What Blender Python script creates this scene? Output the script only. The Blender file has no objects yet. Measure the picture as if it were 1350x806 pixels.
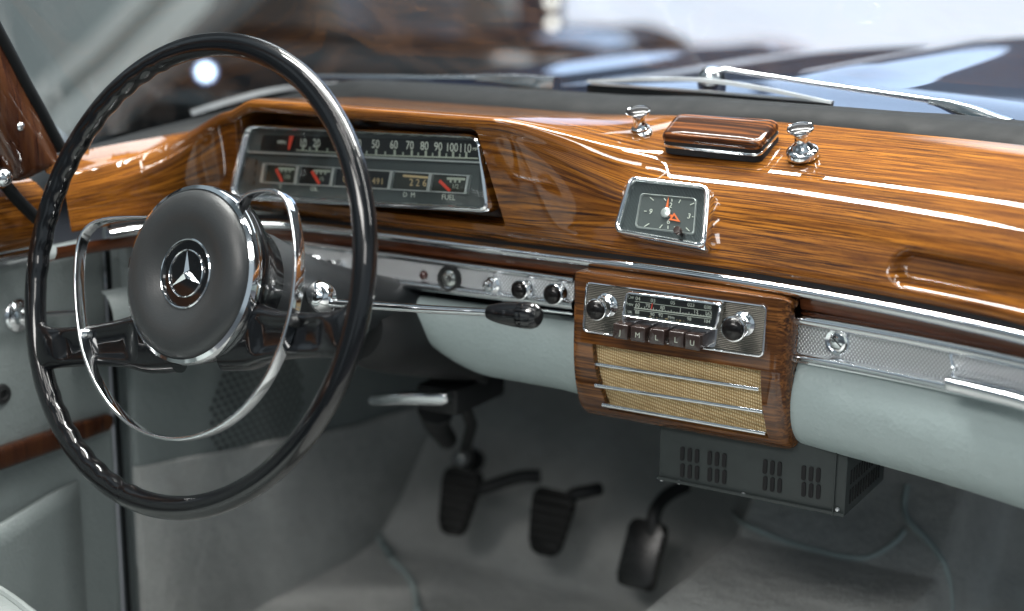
import bpy, bmesh, math, random
from mathutils import Vector as V, Matrix, Quaternion, noise
random.seed(7)
R = math.radians
scn = bpy.context.scene
COL = scn.collection
MM = .001
# ------------------------------------------------------------------ camera model
FPX, CX, CY = 2000., 675., 403.
CAM = V((.55, -1.18, .313))
def _basis(yaw=31., pit=13.3, rol=.5):
    y, p, r = R(yaw), R(pit), R(rol)
    f = V((-math.sin(y)*math.cos(p), math.cos(y)*math.cos(p), -math.sin(p)))
    rt = V((math.cos(y), math.sin(y), 0)); up = rt.cross(f)
    return rt*math.cos(r)+up*math.sin(r), -rt*math.sin(r)+up*math.cos(r), f
RT, UP, FW = _basis()
def ray(px, py): return FW + RT*((px-CX)/FPX) - UP*((py-CY)/FPX)
def PX(px, py, x): d = ray(px, py); return CAM + d*((x-CAM.x)/d.x)
def PY(px, py, y): d = ray(px, py); return CAM + d*((y-CAM.y)/d.y)
def PZ(px, py, z): d = ray(px, py); return CAM + d*((z-CAM.z)/d.z)
def PP(px, py, p0, n): d = ray(px, py); return CAM + d*((p0-CAM).dot(n)/d.dot(n))
# ------------------------------------------------------------------ node materials
MATS = {}
class NT:
    def __init__(s, name):
        s.m = bpy.data.materials.new(name); s.m.use_nodes = True
        s.t = s.m.node_tree; s.n = s.t.nodes; s.n.clear()
        s.out = s.add('ShaderNodeOutputMaterial'); s.p = s.add('ShaderNodeBsdfPrincipled')
        s.l(s.p.outputs[0], s.out.inputs[0])
    def add(s, typ, **k):
        n = s.n.new(typ)
        for a, b in k.items(): setattr(n, a, b)
        return n
    def l(s, a, b): s.t.links.new(a, b)
    def set(s, base=None, rough=None, metal=None, coat=None, coatr=None, spec=None):
        i = s.p.inputs
        if base is not None: i['Base Color'].default_value = (*base, 1)
        if rough is not None: i['Roughness'].default_value = rough
        if metal is not None: i['Metallic'].default_value = metal
        if coat is not None: i['Coat Weight'].default_value = coat
        if coatr is not None: i['Coat Roughness'].default_value = coatr
        if spec is not None: i['Specular IOR Level'].default_value = spec
        return s
    def coords(s, kind='Object', scale=(1, 1, 1), rot=(0, 0, 0)):
        c = s.add('ShaderNodeTexCoord'); m = s.add('ShaderNodeMapping')
        m.inputs['Scale'].default_value = scale; m.inputs['Rotation'].default_value = rot
        s.l(c.outputs[kind], m.inputs[0]); return m.outputs[0]
    def noise(s, co, scale, detail=4, rough=.55, dist=0):
        n = s.add('ShaderNodeTexNoise'); n.inputs['Scale'].default_value = scale
        n.inputs['Detail'].default_value = detail; n.inputs['Roughness'].default_value = rough
        n.inputs['Distortion'].default_value = dist
        s.l(co, n.inputs['Vector']); return n.outputs['Fac']
    def ramp(s, fac, stops):
        r = s.add('ShaderNodeValToRGB'); e = r.color_ramp.elements
        while len(e) < len(stops): e.new(.5)
        for k, (p, c) in enumerate(stops):
            e[k].position = p; e[k].color = (*c, 1) if len(c) == 3 else c
        s.l(fac, r.inputs[0]); return r.outputs[0]
    def mix(s, f, a, b, mode='MIX'):
        m = s.add('ShaderNodeMix', data_type='RGBA', blend_type=mode)
        for v, k in ((f, 0), (a, 6), (b, 7)):
            if isinstance(v, (int, float)): m.inputs[k].default_value = v
            elif isinstance(v, tuple): m.inputs[k].default_value = (*v, 1)
            else: s.l(v, m.inputs[k])
        return m.outputs[2]
    def math(s, op, a, b=None):
        m = s.add('ShaderNodeMath', operation=op)
        for v, k in ((a, 0), (b, 1)):
            if v is None: continue
            if isinstance(v, (int, float)): m.inputs[k].default_value = v
            else: s.l(v, m.inputs[k])
        return m.outputs[0]
    def bump(s, h, strength=.2, dist=.001, coat=False):
        b = s.add('ShaderNodeBump'); b.inputs['Strength'].default_value = strength
        b.inputs['Distance'].default_value = dist
        s.l(h, b.inputs['Height']); s.l(b.outputs[0], s.p.inputs['Normal'])
        if coat: s.l(b.outputs[0], s.p.inputs['Coat Normal'])
    def done(s, key): MATS[key] = s.m; return s.m
def simple(key, base, rough, metal=0, coat=0, coatr=.03, spec=.5, var=0, vs=30, bump=0, bs=300):
    n = NT(key.replace('_', ' ')).set(base, rough, metal, coat, coatr, spec)
    if var:
        co = n.coords()
        f = n.noise(co, vs, 5)
        n.l(n.mix(f, tuple(c*(1-var) for c in base), tuple(min(1, c*(1+var)) for c in base)), n.p.inputs['Base Color'])
        n.l(n.math('MULTIPLY_ADD', f, .25) if False else n.math('ADD', n.math('MULTIPLY', f, rough*.6), rough*.7), n.p.inputs['Roughness'])
    if bump:
        co = n.coords(); n.bump(n.noise(co, bs, 3), bump, .0006)
    return n.done(key)
def wood(key, light, mid, dark, scale=(3.2, 150, 150), kind='UV', coat=1., figure=.5, pores=.6, stops=(.38, .45, .55)):
    n = NT(key.replace('_', ' ')).set(rough=.6, coat=coat, coatr=.025, spec=.04)
    co0 = n.coords(kind, (scale[0]*.7, scale[1]*.12, scale[2]*.12))
    big = n.noise(co0, 1., 4, .55, .35)
    co = n.coords(kind, scale); fine = n.noise(co, 1., 7, .68, .25)
    co2 = n.coords(kind, (scale[0]*9, scale[1]*5, scale[2]*5)); pore = n.noise(co2, 1., 3, .6)
    co3 = n.coords(kind, (scale[0]*.5, scale[1]*.5, scale[2]*.5)); band = n.noise(co3, 1., 5, .6, .3)
    c = n.ramp(fine, [(stops[0], dark), (stops[1], mid), (stops[2], light), (.75, tuple(x*1.12 for x in light))])
    c = n.mix(n.math('MULTIPLY', n.ramp(band, [(.46, (1, 1, 1)), (.56, (0, 0, 0))]), figure), c, dark)
    c = n.mix(n.ramp(big, [(.35, (.62, .62, .62)), (.65, (0, 0, 0))]), c, mid)
    c = n.mix(n.math('MULTIPLY', n.ramp(pore, [(.30, (1, 1, 1)), (.42, (0, 0, 0))]), pores), c, tuple(x*.35 for x in dark))
    n.l(c, n.p.inputs['Base Color'])
    return n.done(key)
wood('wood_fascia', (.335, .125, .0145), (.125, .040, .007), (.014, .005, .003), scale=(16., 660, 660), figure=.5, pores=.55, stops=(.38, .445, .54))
wood('wood_band', (.17, .055, .02), (.10, .03, .011), (.03, .009, .005), scale=(4., 170, 170), figure=.5)
wood('wood_console', (.215, .083, .018), (.09, .031, .008), (.016, .006, .003), scale=(10, 420, 420), kind='Object', figure=.65)
wood('wood_lid', (.22, .075, .017), (.06, .018, .006), (.005, .003, .002), scale=(4, 300, 300), kind='Object', coat=.5, figure=1.)
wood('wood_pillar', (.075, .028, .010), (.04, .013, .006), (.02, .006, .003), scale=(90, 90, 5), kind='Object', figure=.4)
simple('chrome', (.82, .84, .86), .07, 1, var=.05, vs=25)
simple('chrome_worn', (.70, .72, .74), .16, 1, var=.10, vs=60)
simple('steel_satin', (.55, .57, .59), .42, 1, var=.1, vs=40)
simple('black_gloss', (.004, .0045, .0055), .3, coat=1, coatr=.03, spec=.1, var=.2, vs=14)
simple('black_knob', (.006, .005, .005), .3, coat=.55, spec=.1)
simple('brown_bakelite', (.034, .021, .018), .24, coat=.6, coatr=.1, var=.15, vs=200)
simple('black_matt', (.012, .013, .014), .55, var=.3, vs=60)
simple('rubber', (.005, .0062, .007), .6, spec=.15, var=.3, vs=45, bump=.15, bs=500)
simple('dark_shroud', (.022, .025, .028), .42, var=.25, vs=40, bump=.1, bs=900)
simple('pedal_gloss', (.008, .0085, .009), .28, var=.3, vs=40)
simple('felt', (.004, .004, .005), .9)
simple('heater_paint', (.032, .039, .039), .5, spec=.3, var=.25, vs=60, bump=.12, bs=500)
simple('dial_grey', (.060, .070, .072), .45, var=.08, vs=200)
simple('dial_black', (.006, .007, .008), .35)
simple('dial_olive', (.028, .030, .024), .4)
simple('white_print', (.66, .68, .62), .5)
simple('pale_strip', (.42, .45, .38), .5)
simple('amber_print', (.60, .44, .24), .5)
simple('needle_red', (.75, .07, .04), .4)
simple('needle_orange', (.85, .17, .04), .4)
simple('silver_paint', (.62, .64, .64), .3, .6)
simple('red_lens', (.06, .008, .004), .15, coat=1)
simple('mirror_dial', (.55, .57, .55), .12, .9, var=.3, vs=80)
simple('bonnet_paint', (.004, .006, .016), .3, spec=.05, coat=1, coatr=.02)
simple('brown_paint', (.014, .0105, .010), .3, coat=1, coatr=.05, var=.15, vs=3)
simple('tail_lens', (.35, .02, .01), .2, coat=1)
simple('showroom_concrete', (.12, .125, .14), .35, var=.08, vs=2)
simple('grey_plaster', (.30, .34, .34), .7, var=.05, vs=2)
simple('pale_plaster', (.50, .54, .53), .7, var=.05, vs=2)
simple('dark_plaster', (.10, .105, .13), .6, var=.15, vs=1.5)
simple('silver_plate', (.5, .5, .5), .5)
def leather(key, base, rough=.42, bs=260, st=.35):
    n = NT(key.replace('_', ' ')).set(base, rough)
    co = n.coords()
    v = n.add('ShaderNodeTexVoronoi'); v.inputs['Scale'].default_value = bs; n.l(co, v.inputs['Vector'])
    f = n.noise(co, 9, 5); g = n.noise(co, 90, 4)
    c = n.mix(f, tuple(x*.84 for x in base), tuple(x*1.12 for x in base))
    c = n.mix(n.ramp(g, [(.62, (0, 0, 0)), (.8, (.3, .3, .3))]), c, tuple(x*.6 for x in base))
    n.l(c, n.p.inputs['Base Color'])
    n.l(n.math('ADD', n.math('MULTIPLY', g, .2), rough-.1), n.p.inputs['Roughness'])
    n.bump(n.math('ADD', v.outputs['Distance'], n.math('ADD', n.math('MULTIPLY', f, 6.), n.math('MULTIPLY', n.noise(co, 34, 5, .65, .6), 3.))), st, .0011)
    return n.done(key)
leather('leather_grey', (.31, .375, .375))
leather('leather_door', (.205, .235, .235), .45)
leather('leather_seat', (.30, .335, .33), .5)
leather('leather_hub', (.034, .037, .0385), .40, 520, .06)
def carpet(key, base):
    n = NT(key.replace('_', ' ')).set(base, .95, spec=.1)
    co = n.coords(); f = n.noise(co, 5, 6, .6); g = n.noise(co, 420, 3, .7); h = n.noise(co, 22, 5, .6, .5)
    c = n.mix(n.ramp(f, [(.32, (0, 0, 0)), (.68, (1, 1, 1))]), tuple(x*.5 for x in base), tuple(min(.85, x*1.3) for x in base))
    c = n.mix(n.ramp(h, [(.55, (0, 0, 0)), (.75, (.5, .5, .5))]), c, tuple(x*.55*(1+.15*(k == 0)) for k, x in enumerate(base)))
    c = n.mix(.55, c, n.mix(g, tuple(x*.4 for x in base), tuple(x*1.6 for x in base)))
    n.l(c, n.p.inputs['Base Color'])
    n.bump(n.math('ADD', g, n.math('MULTIPLY', f, 9.)), .7, .006)
    return n.done(key)
carpet('carpet', (.50, .515, .505))
def knurl(key, base, pitch, rough=.28, plane='Z'):
    n = NT(key.replace('_', ' ')).set(base, rough, 1)
    hs = []
    for a in (R(38), R(-38)):
        co = n.coords('Object', (1, 1, 1), (0, 0, a) if plane == 'Z' else (0, a, 0))
        w = n.add('ShaderNodeTexWave', wave_type='BANDS', bands_direction='X')
        w.inputs['Scale'].default_value = 1/(pitch*3.18); n.l(co, w.inputs['Vector']); hs.append(w.outputs['Fac'])
    h = n.math('MULTIPLY', hs[0], hs[1])
    n.l(n.mix(h, tuple(x*.55 for x in base), tuple(min(1, x*1.15) for x in base)), n.p.inputs['Base Color'])
    n.bump(h, .8, .0007)
    return n.done(key)
knurl('knurled_metal', (.80, .83, .85), .0026, .42)
knurl('knurled_trim', (.74, .77, .79), .0026, rough=.38, plane='Y')
def ribbed(key, base, pitch, metal, rough, axis='Y', depth=.0006):
    n = NT(key.replace('_', ' ')).set(base, rough, metal)
    co = n.coords()
    w = n.add('ShaderNodeTexWave', wave_type='BANDS', bands_direction=axis)
    w.inputs['Scale'].default_value = 1/(pitch*3.18); n.l(co, w.inputs['Vector'])
    n.l(n.mix(w.outputs['Fac'], tuple(x*.35 for x in base), tuple(x*1.3 for x in base)), n.p.inputs['Base Color'])
    n.bump(w.outputs['Fac'], .8, depth)
    return n.done(key)
ribbed('radio_plate', (.16, .15, .13), .0016, .8, .3)
ribbed('clock_plate', (.10, .115, .12), .0014, .5, .35, 'X')
ribbed('pedal_rubber', (.010, .010, .010), .012, 0, .5, 'Y', .003)
def cloth():
    n = NT('speaker cloth').set(rough=.85, spec=.15)
    co = n.coords('Object', (1, 1, 1))
    a = n.add('ShaderNodeTexWave', wave_type='BANDS', bands_direction='X'); a.inputs['Scale'].default_value = 1/(.0022*3.18)
    b = n.add('ShaderNodeTexWave', wave_type='BANDS', bands_direction='DIAGONAL'); b.inputs['Scale'].default_value = 1/(.0020*3.18)
    n.l(co, a.inputs['Vector'])
    m = n.add('ShaderNodeMapping'); m.inputs['Scale'].default_value = (.25, 1, 1.4); n.l(co, m.inputs[0]); n.l(m.outputs[0], b.inputs['Vector'])
    a.inputs['Distortion'].default_value = .6; b.inputs['Distortion'].default_value = .8
    h = n.math('MULTIPLY', a.outputs['Fac'], b.outputs['Fac'])
    f = n.noise(co, 60, 4)
    c = n.ramp(h, [(.0, (.36, .24, .11)), (.35, (.66, .51, .28)), (.8, (.80, .67, .43))])
    n.l(n.mix(n.ramp(f, [(.4, (0, 0, 0)), (.7, (.35, .35, .35))]), c, (.30, .19, .08)), n.p.inputs['Base Color'])
    n.bump(h, .7, .0012)
    n.done('speaker_cloth')
cloth()
def glass(key, tint, refl=1.25, smudge=0.):
    m = bpy.data.materials.new(key.replace('_', ' ')); m.use_nodes = True
    t = m.node_tree; t.nodes.clear(); N = t.nodes.new
    o = N('ShaderNodeOutputMaterial'); mx = N('ShaderNodeMixShader'); tr = N('ShaderNodeBsdfTransparent'); g = N('ShaderNodeBsdfGlossy')
    lw = N('ShaderNodeLayerWeight'); lw.inputs['Blend'].default_value = .5
    pw = N('ShaderNodeMath'); pw.operation = 'POWER'; pw.inputs[1].default_value = 4.5; t.links.new(lw.outputs['Facing'], pw.inputs[0])
    fr = N('ShaderNodeMath'); fr.operation = 'MULTIPLY_ADD'; fr.inputs[1].default_value = refl; fr.inputs[2].default_value = .035; t.links.new(pw.outputs[0], fr.inputs[0])
    tr.inputs[0].default_value = (*tint, 1); g.inputs['Roughness'].default_value = .02
    t.links.new(fr.outputs[0], mx.inputs[0]); t.links.new(tr.outputs[0], mx.inputs[1]); t.links.new(g.outputs[0], mx.inputs[2])
    if smudge:
        tcn = N('ShaderNodeTexCoord'); mp = N('ShaderNodeMapping'); mp.inputs['Scale'].default_value = (9, 9, 2.5); mp.inputs['Rotation'].default_value = (0, R(35), 0)
        nz = N('ShaderNodeTexNoise'); nz.inputs['Scale'].default_value = 1.; nz.inputs['Detail'].default_value = 8; nz.inputs['Roughness'].default_value = .65; nz.inputs['Distortion'].default_value = 1.2
        rm = N('ShaderNodeMapRange'); rm.inputs['From Min'].default_value = .48; rm.inputs['From Max'].default_value = .75; rm.inputs['To Max'].default_value = smudge
        df = N('ShaderNodeBsdfDiffuse'); df.inputs[0].default_value = (.8, .8, .8, 1); m2 = N('ShaderNodeMixShader')
        t.links.new(tcn.outputs['Object'], mp.inputs[0]); t.links.new(mp.outputs[0], nz.inputs['Vector']); t.links.new(nz.outputs['Fac'], rm.inputs['Value'])
        t.links.new(rm.outputs[0], m2.inputs[0]); t.links.new(mx.outputs[0], m2.inputs[1]); t.links.new(df.outputs[0], m2.inputs[2]); mx = m2
    t.links.new(mx.outputs[0], o.inputs[0]); MATS[key] = m
glass('windscreen_glass', (.93, .96, .96), .5, .14)
glass('instrument_glass', (.94, .96, .95), .6)
def emit(key, col, st):
    n = NT(key.replace('_', ' ')).set((.8, .8, .8), .5)
    n.p.inputs['Emission Color'].default_value = (*col, 1); n.p.inputs['Emission Strength'].default_value = st
    n.done(key)
emit('lit_window', (.77, .84, 1.), .84)
emit('reflected_glow', (.50, .68, 1.), 1.8)
emit('lamp_glow', (.62, .82, 1.), 7.)
emit('halo_blue', (.10, .32, 1.), 1.4)
emit('spot_warm', (1., .95, .85), 1.6)
emit('patch_blue', (.25, .42, 1.), .8)
# ------------------------------------------------------------------ mesh builder
def smoothstep(a, b, x):
    t = min(1, max(0, (x-a)/(b-a))); return t*t*(3-2*t)
class MB:
    def __init__(s): s.b = bmesh.new()
    def _bev(s, verts, w, seg):
        if w <= 0: return
        es = [e for e in {e for v in verts for e in v.link_edges} if len(e.link_faces) == 2 and e.calc_face_angle(0) > .5]
        bmesh.ops.bevel(s.b, geom=es, offset=w, segments=seg, profile=.5, affect='EDGES', clamp_overlap=True)
    def box(s, c, size, M=None, bev=0, seg=2):
        t = Matrix.Translation(V(c)) @ Matrix.Diagonal((*size, 1))
        r = bmesh.ops.create_cube(s.b, size=1, matrix=(M @ t) if M else t)
        s._bev(r['verts'], bev, seg); return s
    def prism(s, pts, z0, z1, M=None, bev=0, seg=2, scale_top=1., capb=True):
        M = M or Matrix()
        c = V((sum(p[0] for p in pts)/len(pts), sum(p[1] for p in pts)/len(pts)))
        lo = [s.b.verts.new(M @ V((p[0], p[1], z0))) for p in pts]
        hi = [s.b.verts.new(M @ V((c.x+(p[0]-c.x)*scale_top, c.y+(p[1]-c.y)*scale_top, z1))) for p in pts]
        n = len(pts)
        for i in range(n): s.b.faces.new((lo[i], lo[(i+1) % n], hi[(i+1) % n], hi[i]))
        s.b.faces.new(hi)
        if capb: s.b.faces.new(lo[::-1])
        if bev:
            es = [e for e in {e for v in hi for e in v.link_edges} if e.verts[0] in hi and e.verts[1] in hi]
            bmesh.ops.bevel(s.b, geom=es, offset=bev, segments=seg, profile=.5, affect='EDGES', clamp_overlap=True)
        return s
    def frame(s, outer, inner, z0, z1, M=None, zi=None, bev=0):
        """closed ring between two outlines with equal point counts; zi = height of the inner edge"""
        M = M or Matrix(); zi = z1 if zi is None else zi; n = len(outer)
        mid = [((a[0]*.45+b[0]*.55), (a[1]*.45+b[1]*.55)) for a, b in zip(outer, inner)]
        q25 = [((a[0]*.8+b[0]*.2), (a[1]*.8+b[1]*.2)) for a, b in zip(outer, inner)]
        q75 = [((a[0]*.2+b[0]*.8), (a[1]*.2+b[1]*.8)) for a, b in zip(outer, inner)]
        rings = [(outer, z0), (outer, z1-(z1-zi)*.8), (q25, z1-(z1-zi)*.15), (mid, z1), (q75, z1-(z1-zi)*.35), (inner, zi), (inner, z0)]
        vs = [[s.b.verts.new(M @ V((p[0], p[1], z))) for p in o] for o, z in rings]
        for a, b in zip(vs, vs[1:]):
            for i in range(n): s.b.faces.new((a[i], a[(i+1) % n], b[(i+1) % n], b[i]))
        return s
    def lathe(s, prof, M=None, seg=40, squash=(1, 1)):
        M = M or Matrix(); rings = []
        for r, z in prof:
            if r < 1e-6: rings.append([s.b.verts.new(M @ V((0, 0, z)))])
            else: rings.append([s.b.verts.new(M @ V((r*math.cos(2*math.pi*k/seg)*squash[0], r*math.sin(2*math.pi*k/seg)*squash[1], z))) for k in range(seg)])
        for a, b in zip(rings, rings[1:]):
            for k in range(seg):
                j = (k+1) % seg
                if len(a) == 1 and len(b) == 1: continue
                if len(a) == 1: s.b.faces.new((a[0], b[j], b[k]))
                elif len(b) == 1: s.b.faces.new((a[k], a[j], b[0]))
                else: s.b.faces.new((a[k], a[j], b[j], b[k]))
        return s
    def sweep(s, path, sec, up=V((0, 0, 1)), closed=False, caps=True, scl=None, M=None):
        """sec: 2d outline (a along side, b along up); up vector or list"""
        path = [V(p) for p in path]; n = len(path); rings = []
        for i, p in enumerate(path):
            if closed: t = path[(i+1) % n]-path[i-1]
            else: t = path[min(i+1, n-1)]-path[max(i-1, 0)]
            t.normalize(); u = up[i] if isinstance(up, list) else up
            sd = t.cross(u).normalized(); w = sd.cross(t).normalized()
            sc = sec(i/(n-1), i) if callable(sec) else sec; k = scl[i] if scl else 1
            rings.append([s.b.verts.new((M @ (p+sd*a*k+w*b*k)) if M else (p+sd*a*k+w*b*k)) for a, b in sc])
        m = len(rings[0])
        for i in range(n if closed else n-1):
            a, b = rings[i], rings[(i+1) % n]
            for k in range(m): s.b.faces.new((a[k], a[(k+1) % m], b[(k+1) % m], b[k]))
        if caps and not closed: s.b.faces.new(rings[0][::-1]); s.b.faces.new(rings[-1])
        return s
    def tube(s, path, r, seg=12, closed=False, up=V((.13, .21, .97)), M=None):
        n = len(path); rr = r if isinstance(r, (list, tuple)) else [r]*n
        return s.sweep(path, [(math.cos(2*math.pi*k/seg), math.sin(2*math.pi*k/seg)) for k in range(seg)], up, closed, True, rr, M)
    def grid(s, fn, nu, nv, uvfn=None, closed_u=False):
        vs = [[s.b.verts.new(fn(i, j)) for j in range(nv)] for i in range(nu)]
        uvl = s.b.loops.layers.uv.verify() if uvfn else None
        for i in range(nu-1):
            for j in range(nv-1):
                f = s.b.faces.new((vs[i][j], vs[i+1][j], vs[i+1][j+1], vs[i][j+1]))
                if uvfn:
                    for lp, (a, b) in zip(f.loops, ((i, j), (i+1, j), (i+1, j+1), (i, j+1))): lp[uvl].uv = uvfn(a, b)
        return s
    def text(s, txt, size, M, depth=.00015, align='CENTER', shear=0, spacing=1.):
        c = bpy.data.curves.new('t', 'FONT'); c.body = txt; c.size = size; c.extrude = depth
        c.align_x = align; c.align_y = 'CENTER'; c.shear = shear; c.resolution_u = 3; c.space_character = spacing
        o = bpy.data.objects.new('t', c); COL.objects.link(o)
        me = bpy.data.meshes.new_from_object(o.evaluated_get(bpy.context.evaluated_depsgraph_get()))
        me.transform(M); s.b.from_mesh(me)
        bpy.data.meshes.remove(me); bpy.data.objects.remove(o); bpy.data.curves.remove(c); return s
    def build(s, name, mat, parent=None, angle=40, recalc=True, label=None, solid=0, kind=None):
        if recalc: bmesh.ops.recalc_face_normals(s.b, faces=s.b.faces)
        me = bpy.data.meshes.new(name); s.b.to_mesh(me); s.b.free()
        me.materials.append(MATS[mat])
        me.shade_smooth(); me.set_sharp_from_angle(angle=R(angle))
        o = bpy.data.objects.new(name, me); COL.objects.link(o)
        if parent: o.parent = parent
        if label: o['label'] = label
        if kind: o['kind'] = kind
        if solid:
            md = o.modifiers.new('thickness', 'SOLIDIFY'); md.thickness = solid; md.offset = -1
        return o
def tag(o, label, cat, group=None):
    o['label'] = label; o['category'] = cat
    if group: o['group'] = group
    return o
def thing(name, label, cat, M=None, group=None):
    o = bpy.data.objects.new(name, None); COL.objects.link(o); o.empty_display_size = .02
    if M: o.matrix_world = M
    return tag(o, label, cat, group)
def copy_thing(src, M, label):
    c = src.copy(); COL.objects.link(c); c.matrix_world = M; c['label'] = label
    for ch in [o for o in bpy.data.objects if o.parent == src]:
        d = ch.copy(); COL.objects.link(d); d.parent = c
        for g in [o for o in bpy.data.objects if o.parent == ch]:
            e = g.copy(); COL.objects.link(e); e.parent = d
    return c
class Frame:
    """local frame on a face: X right, Y up the face, Z out of it"""
    def __init__(s, o, x, n):
        n = n.normalized(); x = (x-n*x.dot(n)).normalized(); y = n.cross(x)
        s.o, s.x, s.y, s.n = o, x, y, n
        s.M = Matrix(((x.x, y.x, n.x, o.x), (x.y, y.y, n.y, o.y), (x.z, y.z, n.z, o.z), (0, 0, 0, 1)))
    def px(s, px, py, off=0):
        p = PP(px, py, s.o+s.n*off, s.n)-s.o; return V((p.dot(s.x), p.dot(s.y)))
    def quad(s, pts, off=0, r=0, seg=5):
        """rounded outline through pixel corners TL,TR,BR,BL (counter-clockwise in local XY)"""
        return roundpoly([s.px(*p, off) for p in (pts[3], pts[2], pts[1], pts[0])], r, seg)
def roundpoly(c, r, seg=5):
    if r <= 0: return [tuple(p[:2]) for p in c]
    out = []; n = len(c)
    for i in range(n):
        p, a, b = V(c[i][:2]), V(c[i-1][:2]), V(c[(i+1) % n][:2])
        rr = min(r, (a-p).length*.45, (b-p).length*.45); d1 = (a-p).normalized()*rr; d2 = (b-p).normalized()*rr
        for k in range(seg+1):
            t = k/seg; q = (p+d1)*(1-t)**2+p*2*t*(1-t)+(p+d2)*t*t; out.append((q.x, q.y))
    return out
def T(x, y, z=0): return Matrix.Translation((x, y, z))
def catmull(P, n):
    P = [V(p) for p in P]; out = []
    for i in range(len(P)-1):
        a, b, c, d = P[max(i-1, 0)], P[i], P[i+1], P[min(i+2, len(P)-1)]
        for k in range(n):
            t = k/n
            out.append(.5*((2*b)+(c-a)*t+(2*a-5*b+4*c-d)*t*t+(3*b-a-3*c+d)*t*t*t))
    out.append(P[-1]); return out
def rot_to(n, x=V((1, 0, 0))):
    return Frame(V((0, 0, 0)), x, n).M.to_3x3().to_4x4()
# ------------------------------------------------------------------ plan curve of the dashboard
PLAN = catmull([(-.560, -.175, 0), (-.556, -.135, 0), (-.545, -.085, 0), (-.515, -.033, 0), (-.470, .006, 0), (-.426, .023, 0), (-.332, .028, 0), (-.24, .028, 0), (-.109, .028, 0), (.005, .025, 0), (.11, .013, 0), (.216, -.011, 0), (.314, -.045, 0), (.43, -.10, 0), (.55, -.165, 0)], 30)
_S = [0.]
for a, b in zip(PLAN, PLAN[1:]): _S.append(_S[-1]+(b-a).length)
def plan_at(s):
    s = min(max(s, 0), _S[-1]-1e-6)
    lo, hi = 0, len(_S)-1
    while hi-lo > 1:
        m = (lo+hi)//2
        if _S[m] <= s: lo = m
        else: hi = m
    t = (s-_S[lo])/(_S[hi]-_S[lo]); p = PLAN[lo].lerp(PLAN[hi], t)
    i0, i1 = max(lo-6, 0), min(hi+6, len(PLAN)-1)
    tn = (PLAN[i1]-PLAN[i0]).normalized()
    return p, V((-tn.y, tn.x, 0))
def s_of_x(x):
    lo, hi = 0., _S[-1]
    for _ in range(40):
        m = (lo+hi)/2
        if plan_at(m)[0].x < x: lo = m
        else: hi = m
    return lo
def dash(s, d, z): p, n = plan_at(s); return p+n*d+V((0, 0, z))
def dpx(px, py, d):
    """point on the vertical sheet d behind the plan curve seen at a pixel -> (s, z)"""
    y = .02
    for _ in range(30):
        q = PY(px, py, y); s = s_of_x(q.x); p, n = plan_at(s); y2 = p.y+n.y*d+(q.x-p.x)*0
        y = .5*y+.5*y2
    return s, PY(px, py, y).z
# ================================================================== DASHBOARD
X0, Y0 = V((1, 0, 0)), V((0, 1, 0))
dashb = thing('dashboard', 'varnished wooden dashboard with hooded instrument binnacle and grey leather knee padding', 'dashboard', T(0, .03, 0))
DI = T(0, -.03, 0)
def D(v): return DI @ v
PROF = [(.004, .040), (.001, .046), (.0045, .058), (.010, .073), (.019, .090), (.029, .104), (.041, .116), (.055, .1255), (.075, .135), (.10, .146), (.13, .157)]
SOLID = [(.004, .040), (-.014, .051), (-.020, .0605), (-.026, .075), (-.047, .138), (-.052, .151), (-.057, .159), (-.049, .1645), (-.005, .162), (.06, .157), (.13, .152)]
RECES = [(.004, .040), (-.014, .051), (-.020, .0595), (.006, .063), (.012, .148), (-.050, .1535), (-.057, .159), (-.049, .1645), (-.005, .162), (.06, .157), (.13, .152)]
NSUB = 8
def spl(P): return catmull([V((a, b, 0)) for a, b in P], NSUB)
def lin(P):
    out = []
    for a, b in zip(P, P[1:]):
        for k in range(NSUB): out.append(V((a[0], a[1], 0)).lerp(V((b[0], b[1], 0)), k/NSUB))
    return out+[V((*P[-1], 0))]
pN, pS = spl(PROF), spl(SOLID)
pR = lin(RECES)
for k in range(len(pR)):
    t = smoothstep(4.6, 5.4, k/NSUB); pR[k] = pR[k].lerp(pS[k], t)
XA, XB = -.478, -.1800           # opening of the binnacle
sA, sB = s_of_x(-.62), s_of_x(.548)
ss = []; s = 0
while s < sB:
    ss.append(s); x = plan_at(s)[0].x
    near = min(abs(x-XA), abs(x-XB))
    s += .0007 if near < .007 else (.003 if x < .02 else (.004 if not .15 < x < .36 else .0025))
ss.append(sB)
nv = len(pN)
def fascia_pt(i, j):
    s = ss[i]; p, n = plan_at(s); x = p.x
    q = .22+.78*smoothstep(.02, .20, s); zq = .61+.39*smoothstep(.12, .34, s)
    a = pN[j]; d, z = a.x*q, .04+(a.y-.04)*zq
    # grab recess in front of the passenger
    if x > .15:
        z1 = .0655+.055*(x-.2)*0
        e = (z-z1)/.0135
        cap = max(0, (.2065-x)/.0135) if x < .2065 else 0
        rr = math.sqrt(e*e+cap*cap)
        dep = .013*smoothstep(1.15, .55, rr)
        d += dep; 
    P = p+n*d+V((0, 0, z))
    rear = smoothstep(6.6, 8.2, j/NSUB)
    w = (smoothstep(-.575, -.484, x)*(1-rear)+smoothstep(-.500, -.455, x)*rear)*(1-smoothstep(-.158, -.035, x))
    if w > 0:
        wo = smoothstep(XA-.003, XA+.003, x)*(1-smoothstep(XB-.003, XB+.003, x))
        b = pS[j].lerp(pR[j], wo)
        # the lip of the hood runs out and down towards its right end
        f = min(1, max(0, (b.y-.058)/.09))*2-1; lr = min(1, max(0, (x-XA)/(XB-XA)))
        Q = V((x+(.0105*(1-lr)-.0065*lr)*f, .028+b.x, b.y-.013*smoothstep(4., 5.2, j/NSUB)*(1-smoothstep(-.490, -.452, x))))
        P = P.lerp(Q, w)
    return D(P)
vl = [0]
for a, b in zip(pN, pN[1:]): vl.append(vl[-1]+(b-a).length)
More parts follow.
